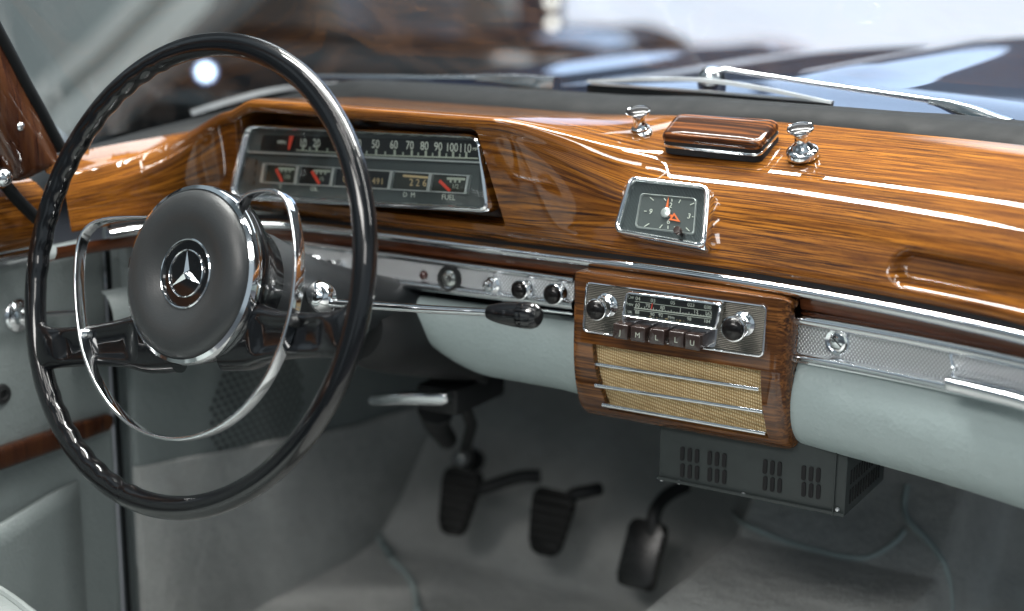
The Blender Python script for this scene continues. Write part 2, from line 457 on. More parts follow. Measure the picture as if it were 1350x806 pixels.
MB().grid(fascia_pt, len(ss), nv, lambda i, j: (ss[i], vl[j])).build('fascia', 'wood_fascia', dashb, 55, label='glossy orange brown wood veneer fascia')
# chrome half round strip under the fascia, and the darker wood band below it
def runpath(s0, s1, d, z, n=120): return [D(dash(s0+(s1-s0)*k/n, d, z)) for k in range(n+1)]
half = [(-.0015, -.0058), (.004, -.0052), (.0075, -.0028), (.0085, 0), (.0075, .0028), (.004, .0052), (-.0015, .0058)]
MB().sweep(runpath(.055, sB, .003, .0325), [(a, b) for a, b in half]).build('chrome_strip', 'chrome', dashb)
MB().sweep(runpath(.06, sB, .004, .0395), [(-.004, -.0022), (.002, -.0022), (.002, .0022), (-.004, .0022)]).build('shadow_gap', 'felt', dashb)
band = [(.0, .027), (.001, .020), (.006, .0135), (.016, .011), (.02, .011)]
bp = catmull([V((a, b, 0)) for a, b in band], 5)
sx = [.0+k*sB/260 for k in range(261)]
MB().grid(lambda i, j: D(dash(sx[i], bp[j].x+.008, bp[j].y)), len(sx), len(bp), lambda i, j: (sx[i], j*.0012)).build('lower_band', 'wood_band', dashb, 60, label='dark glossy wood band under the chrome strip')
# grey knee padding between the steering column and the console, and left of the column
PADP = [(.022, -.030), (.012, -.034), (.004, -.045), (.001, -.060), (.004, -.077), (.013, -.094), (.03, -.106), (.06, -.112), (.10, -.112)]
pp = catmull([V((a, b, 0)) for a, b in PADP], 6)
def knee(x0, x1, cut):
    n = 90
    def f(i, j):
        x = x0+(x1-x0)*i/n; k = cut(x)
        q = pp[j]; zz = -.030+(q.y+.030)*k
        s = s_of_x(x); p, nn = plan_at(s)
        return D(p+nn*(q.x*(.4+.6*k)+.004)+V((0, 0, zz)))
    return MB().grid(f, n+1, len(pp))
knee(-.320, -.088, lambda x: .08+.92*math.sin(min(1, max(0, (x+.320)/.105))*math.pi/2)**.62+.05*smoothstep(-.15, -.09, x)).build('knee_padding', 'leather_grey', dashb)
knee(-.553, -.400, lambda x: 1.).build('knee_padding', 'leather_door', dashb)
# dark underside tray of the dash
MB().box(D(V((-.02, .20, -.045))), (1.05, .20, .02)).box(D(V((-.02, .13, .0))), (.95, .06, .06)).build('under_tray', 'felt', dashb)
# ================================================================== WINDSCREEN SEAL, GLASS
def topedge(s):
    q = .22+.78*smoothstep(.02, .20, s); zq = .61+.39*smoothstep(.12, .34, s)
    p, n = plan_at(s); P = p+n*(.13*q)+V((0, 0, .04+.116*zq)); x = p.x
    w = smoothstep(-.500, -.455, x)*(1-smoothstep(-.158, -.035, x))
    return P.lerp(V((x, .158, .152)), w), n
seal = thing('windscreen_seal', 'black rubber windscreen seal along the front edge of the dashboard top', 'seal', T(0, .17, .15))
SI = T(0, -.17, -.15)
sec = [V((-.012, -.014, 0)), V((-.002, -.001, 0)), V((.008, .007, 0)), (V((.022, .0125, 0))), V((.034, .0145, 0)), V((.048, .0142, 0)), V((.050, -.01, 0))]
sc = catmull(sec, 4); sl = [k*sB/200 for k in range(201)]
def sealpt(i, j):
    P, n = topedge(sl[i]); q = .14+.86*smoothstep(.05, .24, sl[i])
    wv = 1-.25*smoothstep(.60, .68, sl[i])*(1-smoothstep(.80, .84, sl[i]))
    return SI @ (P+n*sc[j].x*q*wv+V((0, 0, sc[j].y*q)))
MB().grid(sealpt, len(sl), len(sc)).build('rubber_profile', 'rubber', seal, 60)
screen = thing('windscreen', 'clear raked windscreen glass rising from the black rubber seal', 'windscreen', T(0, .19, .16))
GI = T(0, -.19, -.16)
def glasspt(i, j):
    P, n = topedge(sl[i]); b = P+n*.038*(.4+.6*smoothstep(0, .15, sl[i])); t = j/24
    x = b.x*(1-.10*t); return GI @ V((x, b.y-.46*t-.03*math.sin(t*math.pi), b.z+.006+.44*t))
MB().grid(glasspt, len(sl), 25).build('glass_pane', 'windscreen_glass', screen)
# ================================================================== INSTRUMENT CLUSTER
o = PY(478, 222, -.004); nn = V((.0, -math.cos(R(7)), math.sin(R(7))))
L_ = (PP(325, 163, o, nn)+PP(303, 262, o, nn))/2; R_ = (PP(638, 177, o, nn)+PP(650, 281, o, nn))/2
FC = Frame(o, R_-L_, nn)
clu = thing('instrument_cluster', 'wide strip speedometer cluster with chrome bezel and five small gauges under the wooden hood', 'instrument cluster', FC.M)
outer = [(326, 163), (637, 177), (649, 281), (303, 262)]
inner = [(333, 170), (631, 184), (643, 272), (313, 255)]
oq, iq = FC.quad(outer, 0, .012, 6), FC.quad(inner, 0, .008, 6)
MB().frame(oq, iq, -.014, .0075, zi=.003).build('bezel', 'chrome', clu, 50)
MB().prism(FC.quad(inner, 0, .008, 6), -.012, -.004).build('dial_panel', 'dial_grey', clu)
spd = MB().prism(FC.quad([(344, 178), (629, 186), (630, 211.5), (340, 198)], 0, .003), -.006, -.0032).build('speed_window', 'dial_black', clu)
b = MB()
def at(px, py, off=-.0028): v = FC.px(px, py, 0); return T(v.x, v.y, off)
for t, x, y in (('10', 397, 189), ('20', 415, 189.3), ('30', 443.5, 189.5), ('40', 469, 190), ('50', 492.8, 190.6), ('60', 517, 191.4), ('70', 538, 192.2), ('80', 557.3, 193), ('90', 575.5, 194), ('100', 593.5, 195), ('110', 611, 196)):
    b.text(t, .0115, at(x, y) @ Matrix.Diagonal((.82, 1, 1, 1)))
b.text('MPH', .0055, at(369, 188)); b.text('MPH', .0042, at(626, 197))
b.build('speed_numerals', 'white_print', spd)
b = MB()
a0, a1 = FC.px(484, 204.5), FC.px(628, 209); c0 = FC.px(388, 198)
def seg(b, p, q, w, z0, z1): 
    d = (q-p).normalized(); m = V((-d.y, d.x))*w/2
    b.prism([tuple(p-m), tuple(q-m), tuple(q+m), tuple(p+m)], z0, z1)
seg(b, c0, a0, .0012, -.0032, -.0026); seg(b, a0+V((.0001, 0)), a1, .0014, -.0032, -.0026)
for t, x in enumerate((397, 406, 415, 429, 443.5, 456, 470, 481, 493.5, 505.5, 518, 529, 540.5, 549, 559, 568, 577, 586, 595, 604, 612.5)):
    y = 198+(x-388)*.068 if x < 484 else 204.5+(x-484)*.0313
    p = FC.px(x, y-.8); seg(b, p, p+V((0, .0052 if t % 2 == 0 else .0032)), .0022 if t % 2 == 0 else .0013, -.0032, -.0026)
b.build('speed_scale', 'pale_strip', spd)
b = MB(); p, q = FC.px(383, 179.5), FC.px(379, 197.5)
b.prism([(q.x-.0010, q.y), (q.x+.0010, q.y), (p.x+.0026, p.y), (p.x-.0024, p.y)], -.0026, -.0015); b.build('speed_needle', 'needle_red', clu)
b = MB(); seg(b, FC.px(327, 200.5), FC.px(643, 215), .0016, -.005, .0005); b.build('chrome_ledge', 'silver_paint', clu)
# gauge row
gx = [(346, 391), (391, 438), (438, 514), (514, 566), (566, 616)]
def gy(x, k): return (216+(x-346)*.0593 if k == 0 else 240.5+(x-346)*.0545)
def sk(x, k): return x+(2 if k == 0 else -2)
NEED = {0: ((362, 223), (370, 239.5)), 1: ((409, 226), (419, 242.5)), 4: ((577.5, 238.5), (591.5, 252))}
for k, (xa, xb) in enumerate(gx):
    cs = [(sk(xa+1.5, 0), gy(xa, 0)+1), (sk(xb-1, 0), gy(xb, 0)+1), (sk(xb-1, 1), gy(xb, 1)-1), (sk(xa+1.5, 1), gy(xa, 1)-1)]
    g = MB().prism(FC.quad(cs, 0, 0), -.006, -.0034).build('gauge_window', 'dial_black' if k in (1, 2) else 'dial_olive', clu)
    if k in NEED:
        b = MB(); seg(b, FC.px(*NEED[k][1]), FC.px(*NEED[k][0]), .0030, -.003, -.002); b.build('gauge_needle', 'needle_red', g)
    b = MB(); xm = (xa+xb)/2
    if k in (0, 1, 4):
        y = gy(xm, 0)+5
        seg(b, FC.px(xm-4, y), FC.px(xb-5, y+.9), .0024, -.0034, -.0028)
        for e in (.2, .45, .7): 
            q = FC.px(xm-4+(xb-xm-1)*e, y+1.2); seg(b, q, q-V((0, .003)), .002, -.0034, -.0028)
        b.text('1/2' if k == 4 else ('120' if k == 0 else '15'), .006, at(xm+7, (gy(xm, 0)+gy(xm, 1))/2+4))
        b.build('gauge_scale', 'pale_strip', g)
    elif k == 2:
        for t, x in zip('07491', (452, 465, 490.5, 496, 501.5)): b.text(t, .0085, at(x, gy(x, 0)+14.5))
        b.build('odometer_digits', 'amber_print', g)
    else:
        seg(b, FC.px(529, gy(529, 0)+5), FC.px(562, gy(562, 0)+5.5), .0022, -.0034, -.0028)
        for t, x in zip('226', (540, 548.5, 557.5)): b.text(t, .0095, at(x, gy(x, 0)+13.5))
        b.build('trip_digits', 'amber_print', g)
b = MB()
for k in (0, 1): seg(b, FC.px(sk(345, k), gy(345, k)), FC.px(sk(617, k), gy(617, k)), .0011, -.004, -.0008)
b.build('gauge_rail', 'silver_paint', clu)
for x in (346.5, 391, 438, 514.5, 566, 615.5):
    b = MB(); seg(b, FC.px(sk(x, 1), gy(x, 1)), FC.px(sk(x, 0), gy(x, 0)), .0034 if x not in (615.5,) else .0026, -.004, .0006); b.build('gauge_divider', 'silver_paint', clu)
for t, sz, x, y in (('°F', .0062, 366.5, 246.5), ('OIL', .006, 412, 249.5), ('D  M', .0068, 537, 257.3), ('FUEL', .0072, 589, 260.6)): MB().text(t, sz, at(x, y)).build('gauge_lettering', 'white_print', clu)
for cs in ([(327, 209), (336, 209.5), (332, 243), (323, 242)], [(631, 225), (639, 225.5), (637, 263), (629, 262)]):
    MB().prism(FC.quad(cs, 0, .001), -.005, -.002).build('indicator_slot', 'clock_plate', clu)
MB().prism(FC.quad(inner, 0, .008, 6), .0008, .0016).build('cover_glass', 'instrument_glass', clu)
# ================================================================== CLOCK
o = PY(872, 284, .030); nn = V((0, -math.cos(R(29)), math.sin(R(29))))
FK = Frame(o, (PP(938, 287, o, nn)-PP(818, 273, o, nn)), nn)
clk = thing('dashboard_clock', 'rectangular chrome framed clock with orange hands set in the wood fascia', 'clock', FK.M)
oq = [(831, 233.5), (939, 246.5), (933.5, 330.5), (809.5, 308)]; iq = [(835.5, 241.5), (930.5, 252), (926.5, 322), (818.5, 303.5)]
MB().frame(FK.quad(oq, 0, .010, 6), FK.quad(iq, 0, .006, 6), -.020, .0065, zi=.0035).build('bezel', 'chrome', clk, 50)
MB().prism(FK.quad(iq, 0, .006, 6), -.012, -.001).build('surround', 'clock_plate', clk)
fo = [(844.5, 254.5), (919, 261.5), (915.5, 310), (836.5, 300)]; fi = [(846.5, 257), (916.5, 263.5), (913, 307), (839.5, 298)]
MB().frame(FK.quad(fo, 0, .004, 5), FK.quad(fi, 0, .003, 5), -.001, .0012, zi=-.0012).build('inner_frame', 'silver_paint', clk)
dl = MB().prism(FK.quad(fi, 0, .003, 5), -.004, -.0004).build('dial', 'dial_grey', clk)
b = MB()
def ak(px, py, off=.0002): v = FK.px(px, py); return T(v.x, v.y, off)
for t, x, y in (('12', 882, 271), ('9', 858, 279.5), ('3', 908.5, 285.5), ('6', 881.5, 292.5)): b.text(t, .0068, ak(x, y))
for a_, b_ in (((857, 260.5), (862, 264.5)), ((875.5, 261.5), (878, 265)), ((886, 262.5), (886, 266)), ((897.5, 263.5), (895, 268)), ((915.5, 268), (910, 270.5)), ((914.5, 286.2), (912.5, 286)), ((849.5, 278.5), (852.5, 278.8)), ((849.5, 299), (856, 295)), ((869.5, 301), (873.5, 296.5)), ((880.8, 298), (880.6, 302)), ((904.5, 300.5), (909, 305)), ((889, 299), (891, 302.5))):
    seg(b, FK.px(*a_), FK.px(*b_), .0007, -.0002, .0004)
b.build('clock_numerals', 'white_print', dl)
def tri(b, p, q, w, z0, z1): 
    d = (q-p).normalized(); m = V((-d.y, d.x))*w/2; b.prism([tuple(p-m), tuple(p+m), tuple(q)], z0, z1)
b = MB(); b_, t_ = FK.px(878.7, 283), FK.px(882.6, 259); tri(b, b_, t_, .0042, .0012, .0017); b.build('minute_hand', 'needle_orange', clk)
b = MB(); p, q = FK.px(879.5, 281.5), FK.px(897.5, 293.5); d = (q-p).normalized(); m = V((-d.y, d.x))
k0, k1 = p+d*.006, p+d*.007
tri_o = [k0-m*.0038, q, k0+m*.0038]; tri_i = [k0+d*.0016-m*.0018, k0+(q-k0)*.62, k0+d*.0016+m*.0018]
b.frame([tuple(v) for v in tri_o], [tuple(v) for v in tri_i], .0004, .0012); seg(b, p, k0, .002, .0004, .0011); b.build('hour_hand', 'needle_orange', clk)
v = FK.px(878.6, 281.3); MB().lathe([(0, .0034), (.0025, .0032), (.0044, .0026), (.0048, .0016), (.0048, .0006), (0, .0006)], T(v.x, v.y)).build('centre_cap', 'silver_paint', clk)
v = FK.px(899, 309.5, 0); b = MB(); b.lathe([(0, .0135), (.0030, .0132), (.0036, .012), (.0036, .008), (.0018, .0075), (.0018, 0), (0, 0)], T(v.x, v.y), 18); b.build('set_knob', 'brown_bakelite', clk)
MB().prism(FK.quad(iq, 0, .006, 6), .0046, .0052).build('cover_glass', 'instrument_glass', clk)
# ================================================================== CONSOLE
con = thing('radio_console', 'dark wood console box projecting below the dash with woven speaker grille', 'console', T(0, 0, -.04))
HP = [(.030, .0275), (.004, .0275), (.0, .0235), (.0, .0), (.0, -.034), (.0, -.0385), (.001, -.055), (.0045, -.075), (.0105, -.092), (.0165, -.1025), (.024, -.110), (.036, -.1155), (.06, -.118), (.11, -.118)]
# opening spans profile indices 5..9
def hprof():
    out = []
    P = [V((a, b, 0)) for a, b in HP]
    c = catmull(P, 6)
    for k, p in enumerate(c): out.append((k/6, p))
    res = []
    for t, p in out:
        if abs(t-4.5) < 1e-6 or abs(t-9) < 1e-6: res.append((t, p, 0)); res.append((t, p, 1)) if t < 5 else res.insert(len(res)-1, (t, p, 1))
        else: res.append((t, p, 1 if 4.5 < t < 9 else 0))
    return res
hp = hprof()
def hnorm(k):
    a = hp[max(k-2, 0)][1]; c = hp[min(k+2, len(hp)-1)][1]; d = (c-a).normalized(); return V((-d.y, d.x, 0)) # inward (forward) normal in (y,z)
XL, XR = -.0945, .1135
GL0, GR0 = -.0735, .0895
cols = [(XL, .04, 0), (XL, .02, 0), (XL, .004, 0), (XL+.001, .0012, 0), (XL+.004, 0, 0), (-.085, 0, 0), (GL0, 0, 0), (GL0, 0, 1)]
cols += [(GL0+(GR0-GL0)*k/12, 0, 1) for k in range(1, 12)]+[(GR0, 0, 1), (GR0, 0, 0), (.095, 0, 0), (.101, 0, 0), (.1065, .0012, 0), (.1105, .0045, 0), (.1128, .0095, 0), (XR, .016, 0), (XR, .03, 0), (XR, .045, 0)]
def hpt(i, j):
    x, e, op = cols[i]; t, p, o2 = hp[j]; n = hnorm(j)
    sl_ = smoothstep(5, 9, t)
    if x in (GL0,): x = x+.010*sl_
    if x in (GR0,): x = x+.004*sl_
    dep = e+(.009 if (op and o2) else 0)
    yy, zz = p.x+max(0, n.x)*dep+ (0 if n.x > 0 else 0), p.y+n.y*dep
    if e > 0:  # rounded end wraps towards the dash
        yy = p.x+e*max(n.x, .35); zz = p.y+n.y*e*.55
    return V((x, yy, zz+.04))
hb = MB().grid(hpt, len(cols), len(hp)); hb.build('housing', 'wood_console', con, 38)
MB().grid(lambda i, j: (lambda a: V((GL0-.004+(GR0-GL0+.014)*i/16, a[0], a[1]+.04)))([(.0075, -.030), (.0078, -.045), (.009, -.06), (.0125, -.08), (.0185, -.096), (.026, -.108)][j]), 17, 6).build('speaker_cloth', 'speaker_cloth', con)
for (xa, ya), (xb, yb), yy in (((783, 479.5), (1001, 513.5), .0035), ((785, 508), (1006, 543), .0045), ((794.5, 533.5), (1009.5, 571.5), .010)):
    p, q = PY(xa, ya, yy+.001), PY(xb, yb, yy+.001)
    MB().tube([p+V((0, 0, .04)), (p+q)/2+V((0, 0, .04)), q+V((0, 0, .04))], .0021, 10).build('chrome_slat', 'chrome', con)
MB().box((.01, .040, .0715), (.205, .03, .008)).build('felt_gap', 'felt', con)
# ================================================================== RADIO
FR = Frame(PY(890, 420, 0), X0, -Y0)
rad = thing('car_radio', 'chrome framed push button car radio with two round knobs above the speaker grille', 'radio', FR.M)
oq = [(774.5, 370), (1014, 402), (1008.5, 471.5), (769.5, 437)]; iq = [(777, 373.5), (1010.5, 405), (1005, 467.5), (772.5, 434)]
MB().frame(FR.quad(oq, 0, .006, 5), FR.quad(iq, 0, .004, 5), -.004, .004, zi=.002).build('plate_frame', 'chrome', rad, 50)
MB().prism(FR.quad(iq, 0, .004, 5), -.004, .0015).build('faceplate', 'radio_plate', rad)
wo = [(825, 384.5), (950.5, 399.5), (943, 459), (817.5, 440)]; wi = [(827.5, 388.5), (946.5, 404), (941, 431.5), (822.5, 414.5)]
wo2 = [(824.5, 384.5), (951, 400), (944.5, 436.5), (818, 418)]
rb = MB().prism(FR.quad(wo, .006, .004, 4), .0, .006).build('window_block', 'chrome', rad)
MB().frame(FR.quad(wo2, .012, .004, 5), FR.quad(wi, .012, .002, 5), .004, .0125, zi=.010).build('window_bezel', 'chrome', rad, 50)
scl = MB().prism(FR.quad(wi, .0075, .002, 5), .004, .0075).build('tuning_scale', 'dial_black', rad)
def ar(px, py, off=.0076): v = FR.px(px, py, off); return T(v.x, v.y, off)
b = MB()
for t, x, y, sz in (('LW', 832, 392.5, 4), ('04', 841, 394, 5.2), ('03', 861, 396.8, 5.2), ('05', 887, 399.5, 5), ('023', 911, 402.5, 5), ('030', 933, 405.5, 5), ('MW', 831, 402, 3.6), ('60', 840.5, 402.5, 5), ('70', 854, 403.5, 5), ('80', 873.5, 406, 5), ('1', 897, 409, 5), ('12', 917.5, 411, 5), ('162', 934, 414, 5), ('UK', 830.5, 411.5, 3.6), ('88', 840, 412, 4.6), ('90', 860, 415, 4.6), ('92', 871, 416, 4.6), ('MHz', 885, 419, 3.8), ('98', 908.5, 421, 4.6), ('104', 932, 424, 4.6)):
    b.text(t, sz*.00092, ar(x, y))
b.build('scale_numerals', 'white_print', scl)
b = MB()
for (p, q, w) in (((837, 397.5), (938, 410.5), .0004), ((836, 406), (938, 418.5), .0009), ((836, 408.5), (938, 421), .0004)):
    seg(b, FR.px(*p, .0076), FR.px(*q, .0076), w, .0074, .0078)
for k in range(26):
    x = 838+k*3.9; y = 406+(x-836)*.1225; h = .0022 if k % 3 == 0 else .0012
    v = FR.px(x, y, .0076); seg(b, v, v+V((0, h)), .0005, .0074, .0078)
b.build('scale_lines', 'white_print', scl)
b = MB(); seg(b, FR.px(860.3, 400.2, .0078), FR.px(858.8, 408, .0078), .0009, .0078, .0084); b.build('tuning_pointer', 'needle_red', rad)
b = MB(); v0 = FR.px(879, 422.5, .0076); dv = FR.px(904, 425.7, .0076)-v0
b.text('Becker Grand Prix', .0048, T(v0.x, v0.y, .0078) @ Matrix.Rotation(math.atan2(dv.y, dv.x), 4, 'Z'), shear=.35, spacing=1.0); b.build('maker_script', 'amber_print', rad)
MB().prism(FR.quad(wi, .0098, .002, 5), .0098, .0102).build('window_glass', 'instrument_glass', rad)
KN = [(0, .0), (.0115, .0), (.0115, .0015), (.008, .004), (.0062, .009), (.0062, .019), (.0072, .0215), (0, .0215)]
for (bx, by), (kx, ky), rr in (((801, 402), (780, 409.5), .0094), ((980, 427), (961, 434.5), .0104)):
    v = FR.px(bx, by, .002); H = .026
    k = MB().lathe([(0, H+.0045), (rr*.35, H+.0042), (rr*.7, H+.0026), (rr*.93, H+.0002), (rr*.99, H-.002), (0, H-.002)], T(v.x, v.y)).build('control_knob', 'black_knob', rad)
    MB().lathe([(rr*.97, H-.0012), (rr*1.05, H-.0015), (rr*1.06, H-.003), (rr*.95, H-.0065), (rr*.62, H-.010), (.0055, H-.013), (.0055, .012), (.0066, .008), (.009, .005), (.0108, .0035), (.0112, 0)], T(v.x, v.y)).build('knob_collar', 'chrome', k)
for k, (x, y) in enumerate(((817.5, 438), (840.5, 441.5), (865.5, 445), (891, 448), (912.5, 452))):
    off = .0225; v = FR.px(x, y, off)
    w = .0072; pts = [(v.x-w, v.y-.0066), (v.x+w, v.y-.0066), (v.x+w, v.y+.0070), (v.x-w, v.y+.0070)]
    pb = MB().prism(roundpoly(pts, .0014, 3), .002, off, bev=.0013, seg=3).build('push_button', 'brown_bakelite', rad)
    b = MB(); b.text('JMLLU'[k], .0068, T(v.x, v.y-.0006, off+.0001)); b.build('button_letter', 'pale_strip', pb)
# ================================================================== SWITCH PANEL
o = PY(620, 370, .036); FS = Frame(o, X0, V((0, -math.cos(R(4)), math.sin(R(4)))))
swp = thing('switch_panel', 'knurled chrome switch strip between steering column and wooden console', 'switch panel', FS.M)
oq = [(330, 313), (757.5, 370.5), (756.5, 400), (330, 346)]
MB().prism(FS.quad(oq, 0, 0), -.006, 0).build('panel', 'knurled_metal', swp)
b = MB()
for p, q, w in (((330, 311.5), (757, 370), .0035), ((330, 348), (756.5, 402), .0050)):
    a, c = FS.px(*p), FS.px(*q); M = T(0, 0, 0)
    b.tube([V((a.x, a.y, 0)), V(((a.x+c.x)/2, (a.y+c.y)/2, 0)), V((c.x, c.y, 0))], w, 10)
b.build('edge_bead', 'chrome_worn', swp)
b = MB(); a, c = FS.px(700, 407), FS.px(756, 413.5); b.tube([V((a.x, a.y, .001)), V((c.x, c.y, .001))], .0013, 8); b.build('lower_trim', 'chrome', swp)
def sknob(bx, by, kx, ky, rr, H, mat='black_knob', rim=True):
    v = FS.px(bx, by, 0)
    k = MB().lathe([(0, H+.004), (rr*.4, H+.0036), (rr*.75, H+.0022), (rr*.97, H-.0006), (rr*.97, H-.003), (0, H-.003)], T(v.x, v.y), 28).build('switch_knob', mat, swp)
    MB().lathe([(rr*.96, H-.001), (rr*1.06, H-.0016), (rr*1.04, H-.004), (rr*.6, H-.008), (rr*.5, H*.4), (rr*.75, H*.3), (rr*.95, .002), (rr*.95, 0)], T(v.x, v.y), 28).build('knob_collar', 'chrome', k)
sknob(696, 380, 681, 382, .0088, .018); sknob(739, 386, 726, 387.5, .0096, .017)
sknob(449, 352, 434, 357, .0085, .020); sknob(385, 344, 372, 347, .008, .018)
sknob(416, 345, 407, 346, .0082, .010, 'chrome', False)
v = FS.px(652, 375); MB().lathe([(0, .016), (.004, .0155), (.0062, .013), (.0062, .006), (.0085, .004), (.009, 0)], T(v.x, v.y), 8).build('light_switch', 'chrome', swp)
v = FS.px(594, 367); k = MB().lathe([(.0128, .0), (.0128, .004), (.0115, .0065), (.0096, .006), (.0094, .002)], T(v.x, v.y), 36).build('starter_bezel', 'black_matt', swp)
MB().lathe([(0, .0055), (.003, .006), (.0035, .0045), (.0065, .0042), (.0094, .0028), (.0094, .001)], T(v.x, v.y), 10).build('starter_cylinder', 'mirror_dial', k)
v = FS.px(558.5, 363); MB().lathe([(0, .004), (.0026, .0034), (.0042, .0015), (.0050, 0)], T(v.x, v.y), 20).build('warning_lamp', 'red_lens', swp)
# ================================================================== GLOVE BOX
glv = thing('glove_box', 'grey leather glove box front with knurled chrome trim and keyed lock', 'glove box', T(.25, .03, -.05))
GX = T(-.25, -.03, .05)
def G(v): return GX @ v
s0g = s_of_x(.104)
GPP = [(.026, .012), (.020, .010), (.018, .004), (.017, -.008), (.016, -.022), (.012, -.031), (.005, -.042), (.0, -.058), (.001, -.075), (.008, -.093), (.022, -.107), (.045, -.116), (.09, -.118)]
gp = catmull([V((a, b, 0)) for a, b in GPP], 6)
def gpt(i, j):
    s = s0g+(sB-s0g)*i/120; e = smoothstep(0, .012, s-s0g); q = gp[j]
    return G(dash(s, q.x+.006*(1-e)*(1-e), q.y))
MB().grid(gpt, 121, len(gp)).build('leather_front', 'leather_grey', glv)
def grun(p, q, d, n=40):
    (s1, z1), (s2, z2) = dpx(*p, d), dpx(*q, d); return [(s1+(s2-s1)*k/n, z1+(z2-z1)*k/n) for k in range(n+1)]
def runpts(r, d): return [G(dash(s, d, z)) for s, z in r]
top = grun((1046, 411), (1350, 469), .012); top += [(top[-1][0]+.004*k, top[-1][1]-.0001*k) for k in range(1, 50)]
MB().tube(runpts(top, .012), .0018, 10).build('upper_bead', 'chrome', glv)
t2 = grun((1046, 418.5), (1350, 478), .010); t2 += [(t2[-1][0]+.004*k, t2[-1][1]) for k in range(1, 50)]
b2 = grun((1042, 466), (1350, 530), .009); b2 += [(b2[-1][0]+.004*k, b2[-1][1]) for k in range(1, 50)]
n = min(len(t2), len(b2))
MB().grid(lambda i, j: G(dash(t2[i][0]+(b2[i][0]-t2[i][0])*j/6, .0085, t2[i][1]+(b2[i][1]-t2[i][1])*j/6)), n, 7).build('knurled_trim', 'knurled_trim', glv)
MB().sweep(runpts(t2, .009), half).build('upper_moulding', 'chrome', glv)
MB().sweep(runpts(b2, .008), [(a*.9, c*.62) for a, c in half]).build('lower_moulding', 'chrome', glv)
b3 = [(s, z-.0062) for s, z in b2]; MB().tube(runpts(b3, .010), .0016, 8).build('lower_bead', 'chrome', glv)
# lock
s, z = dpx(1100.5, 451.5, .006); p, nn_ = plan_at(s); LM = Matrix.Translation(G(p+nn_*.0085+V((0, 0, z)))) @ rot_to(-nn_, V((nn_.y, -nn_.x, 0)))
lk = MB().lathe([(0, .0016), (.0076, .0016), (.0082, .0012), (.0088, .0026), (.0106, .0028), (.0115, .0018), (.0118, 0)], LM, 40).build('lock', 'chrome', glv)
MB().box((0, 0, .0017), (.0115, .0013, .0005), LM @ Matrix.Rotation(R(-38), 4, 'Z'), .0002).build('key_slot', 'black_matt', lk)
# pull handle: scoop and rounded lip
h0 = dpx(1243, 480, .004)[0]
hz = lambda s: (lambda f: t2[0][1]+0*f)(s)
def zmid(s, f):
    k = min(range(n), key=lambda i: abs(t2[i][0]-s)); return t2[k][1]*(1-f)+b2[k][1]*f
hs_ = [h0+.0012*k for k in range(8)]+[h0+.0095+.004*k for k in range(58)]
HB = [(.008, .04), (.013, .12), (.024, .28), (.026, .42), (.012, .52), (-.006, .58), (-.015, .66), (-.017, .80), (-.014, .97), (-.004, 1.12), (.008, 1.2)]
hbp = catmull([V((a, c, 0)) for a, c in HB], 4)
def hgrid(i, j):
    s = hs_[i]; e = smoothstep(0, .007, (s-h0)); q = hbp[j]
    d = .0075+(q.x-.0075)*e
    return G(dash(s+.010*q.y, d-.0012*(1-e), zmid(s+.010*q.y, q.y)))
MB().grid(hgrid, len(hs_), len(hbp)).build('pull_handle', 'chrome', glv, 60)
# ================================================================== DASH TOP LID AND KNOBS
sn = V((0, -math.sin(R(22)), math.cos(R(22))))
FL = Frame(V((0.0, .125, .1545)), X0, sn)
# the lid rests on the dash top plane; corners from its foot
base = V((0, .100, .1445))
fl = Frame(base, V((1, -.055, 0)), sn); 
lid = thing('ashtray', 'wooden ashtray lid with bold dark stripes and chrome rim on the dash top', 'ashtray', fl.M)
cq = [(893, 163), (1030, 172), (1002, 204), (872, 191)]
ol = [fl.px(*p, .001) for p in (cq[3], cq[2], cq[1], cq[0])]
rim = roundpoly(ol, .008, 6)
cxm = sum(p[0] for p in rim)/len(rim); cym = sum(p[1] for p in rim)/len(rim)
sh = lambda f: [((p[0]-cxm)*f+cxm, (p[1]-cym)*f+cym) for p in rim]
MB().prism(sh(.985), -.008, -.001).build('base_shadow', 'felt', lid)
MB().prism(rim, -.0014, .0012, bev=.0006).build('chrome_rim', 'chrome', lid)
b = MB(); rings = [(1.0, .0052), (1.005, .0068), (1.0, .0088), (.98, .0104), (.945, .0118), (.88, .0127), (.6, .0132), (.3, .0134)]
vs = [[b.b.verts.new(V((x, y, z+.0))) for x, y in sh(f)] for f, z in rings]; m_ = len(rim)
for r1, r2 in zip(vs, vs[1:]):
    for i in range(m_): b.b.faces.new((r1[i], r1[(i+1) % m_], r2[(i+1) % m_], r2[i]))
b.b.faces.new(vs[-1]); b.build('lid', 'wood_lid', lid, 60)
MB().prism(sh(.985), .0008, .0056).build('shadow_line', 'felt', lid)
def pull(px, py, wide, label):
    p = PP(px, py, base, sn); M = Frame(p, X0, sn).M
    t = thing('pull_knob', label, 'knob', M, 'chrome pull knobs either side of the ashtray lid')
    fr = .0142 if wide else .0105
    MB().lathe([(fr, -.004), (fr, .0012), (fr*.93, .0026), (fr*.72, .0036), (.0085, .0065), (.0064, .0085), (.0058, .012), (.0058, .0155), (.0070, .018), (.0108, .0205), (.0118, .0222), (.0114, .0236), (.0106, .0234)], None, 40).build('chrome_stem', 'chrome', t)
    MB().lathe([(0, .0252), (.004, .0250), (.0080, .0245), (.0108, .0234), (.0108, .0215)], None, 40).build('black_cap', 'black_knob', t)
    return t
pull(845.5, 176, False, 'black capped chrome pull knob with a narrow foot, left of the wooden ashtray lid')
pull(1058, 200, True, 'black capped chrome pull knob on a wide flange, right of the wooden ashtray lid')
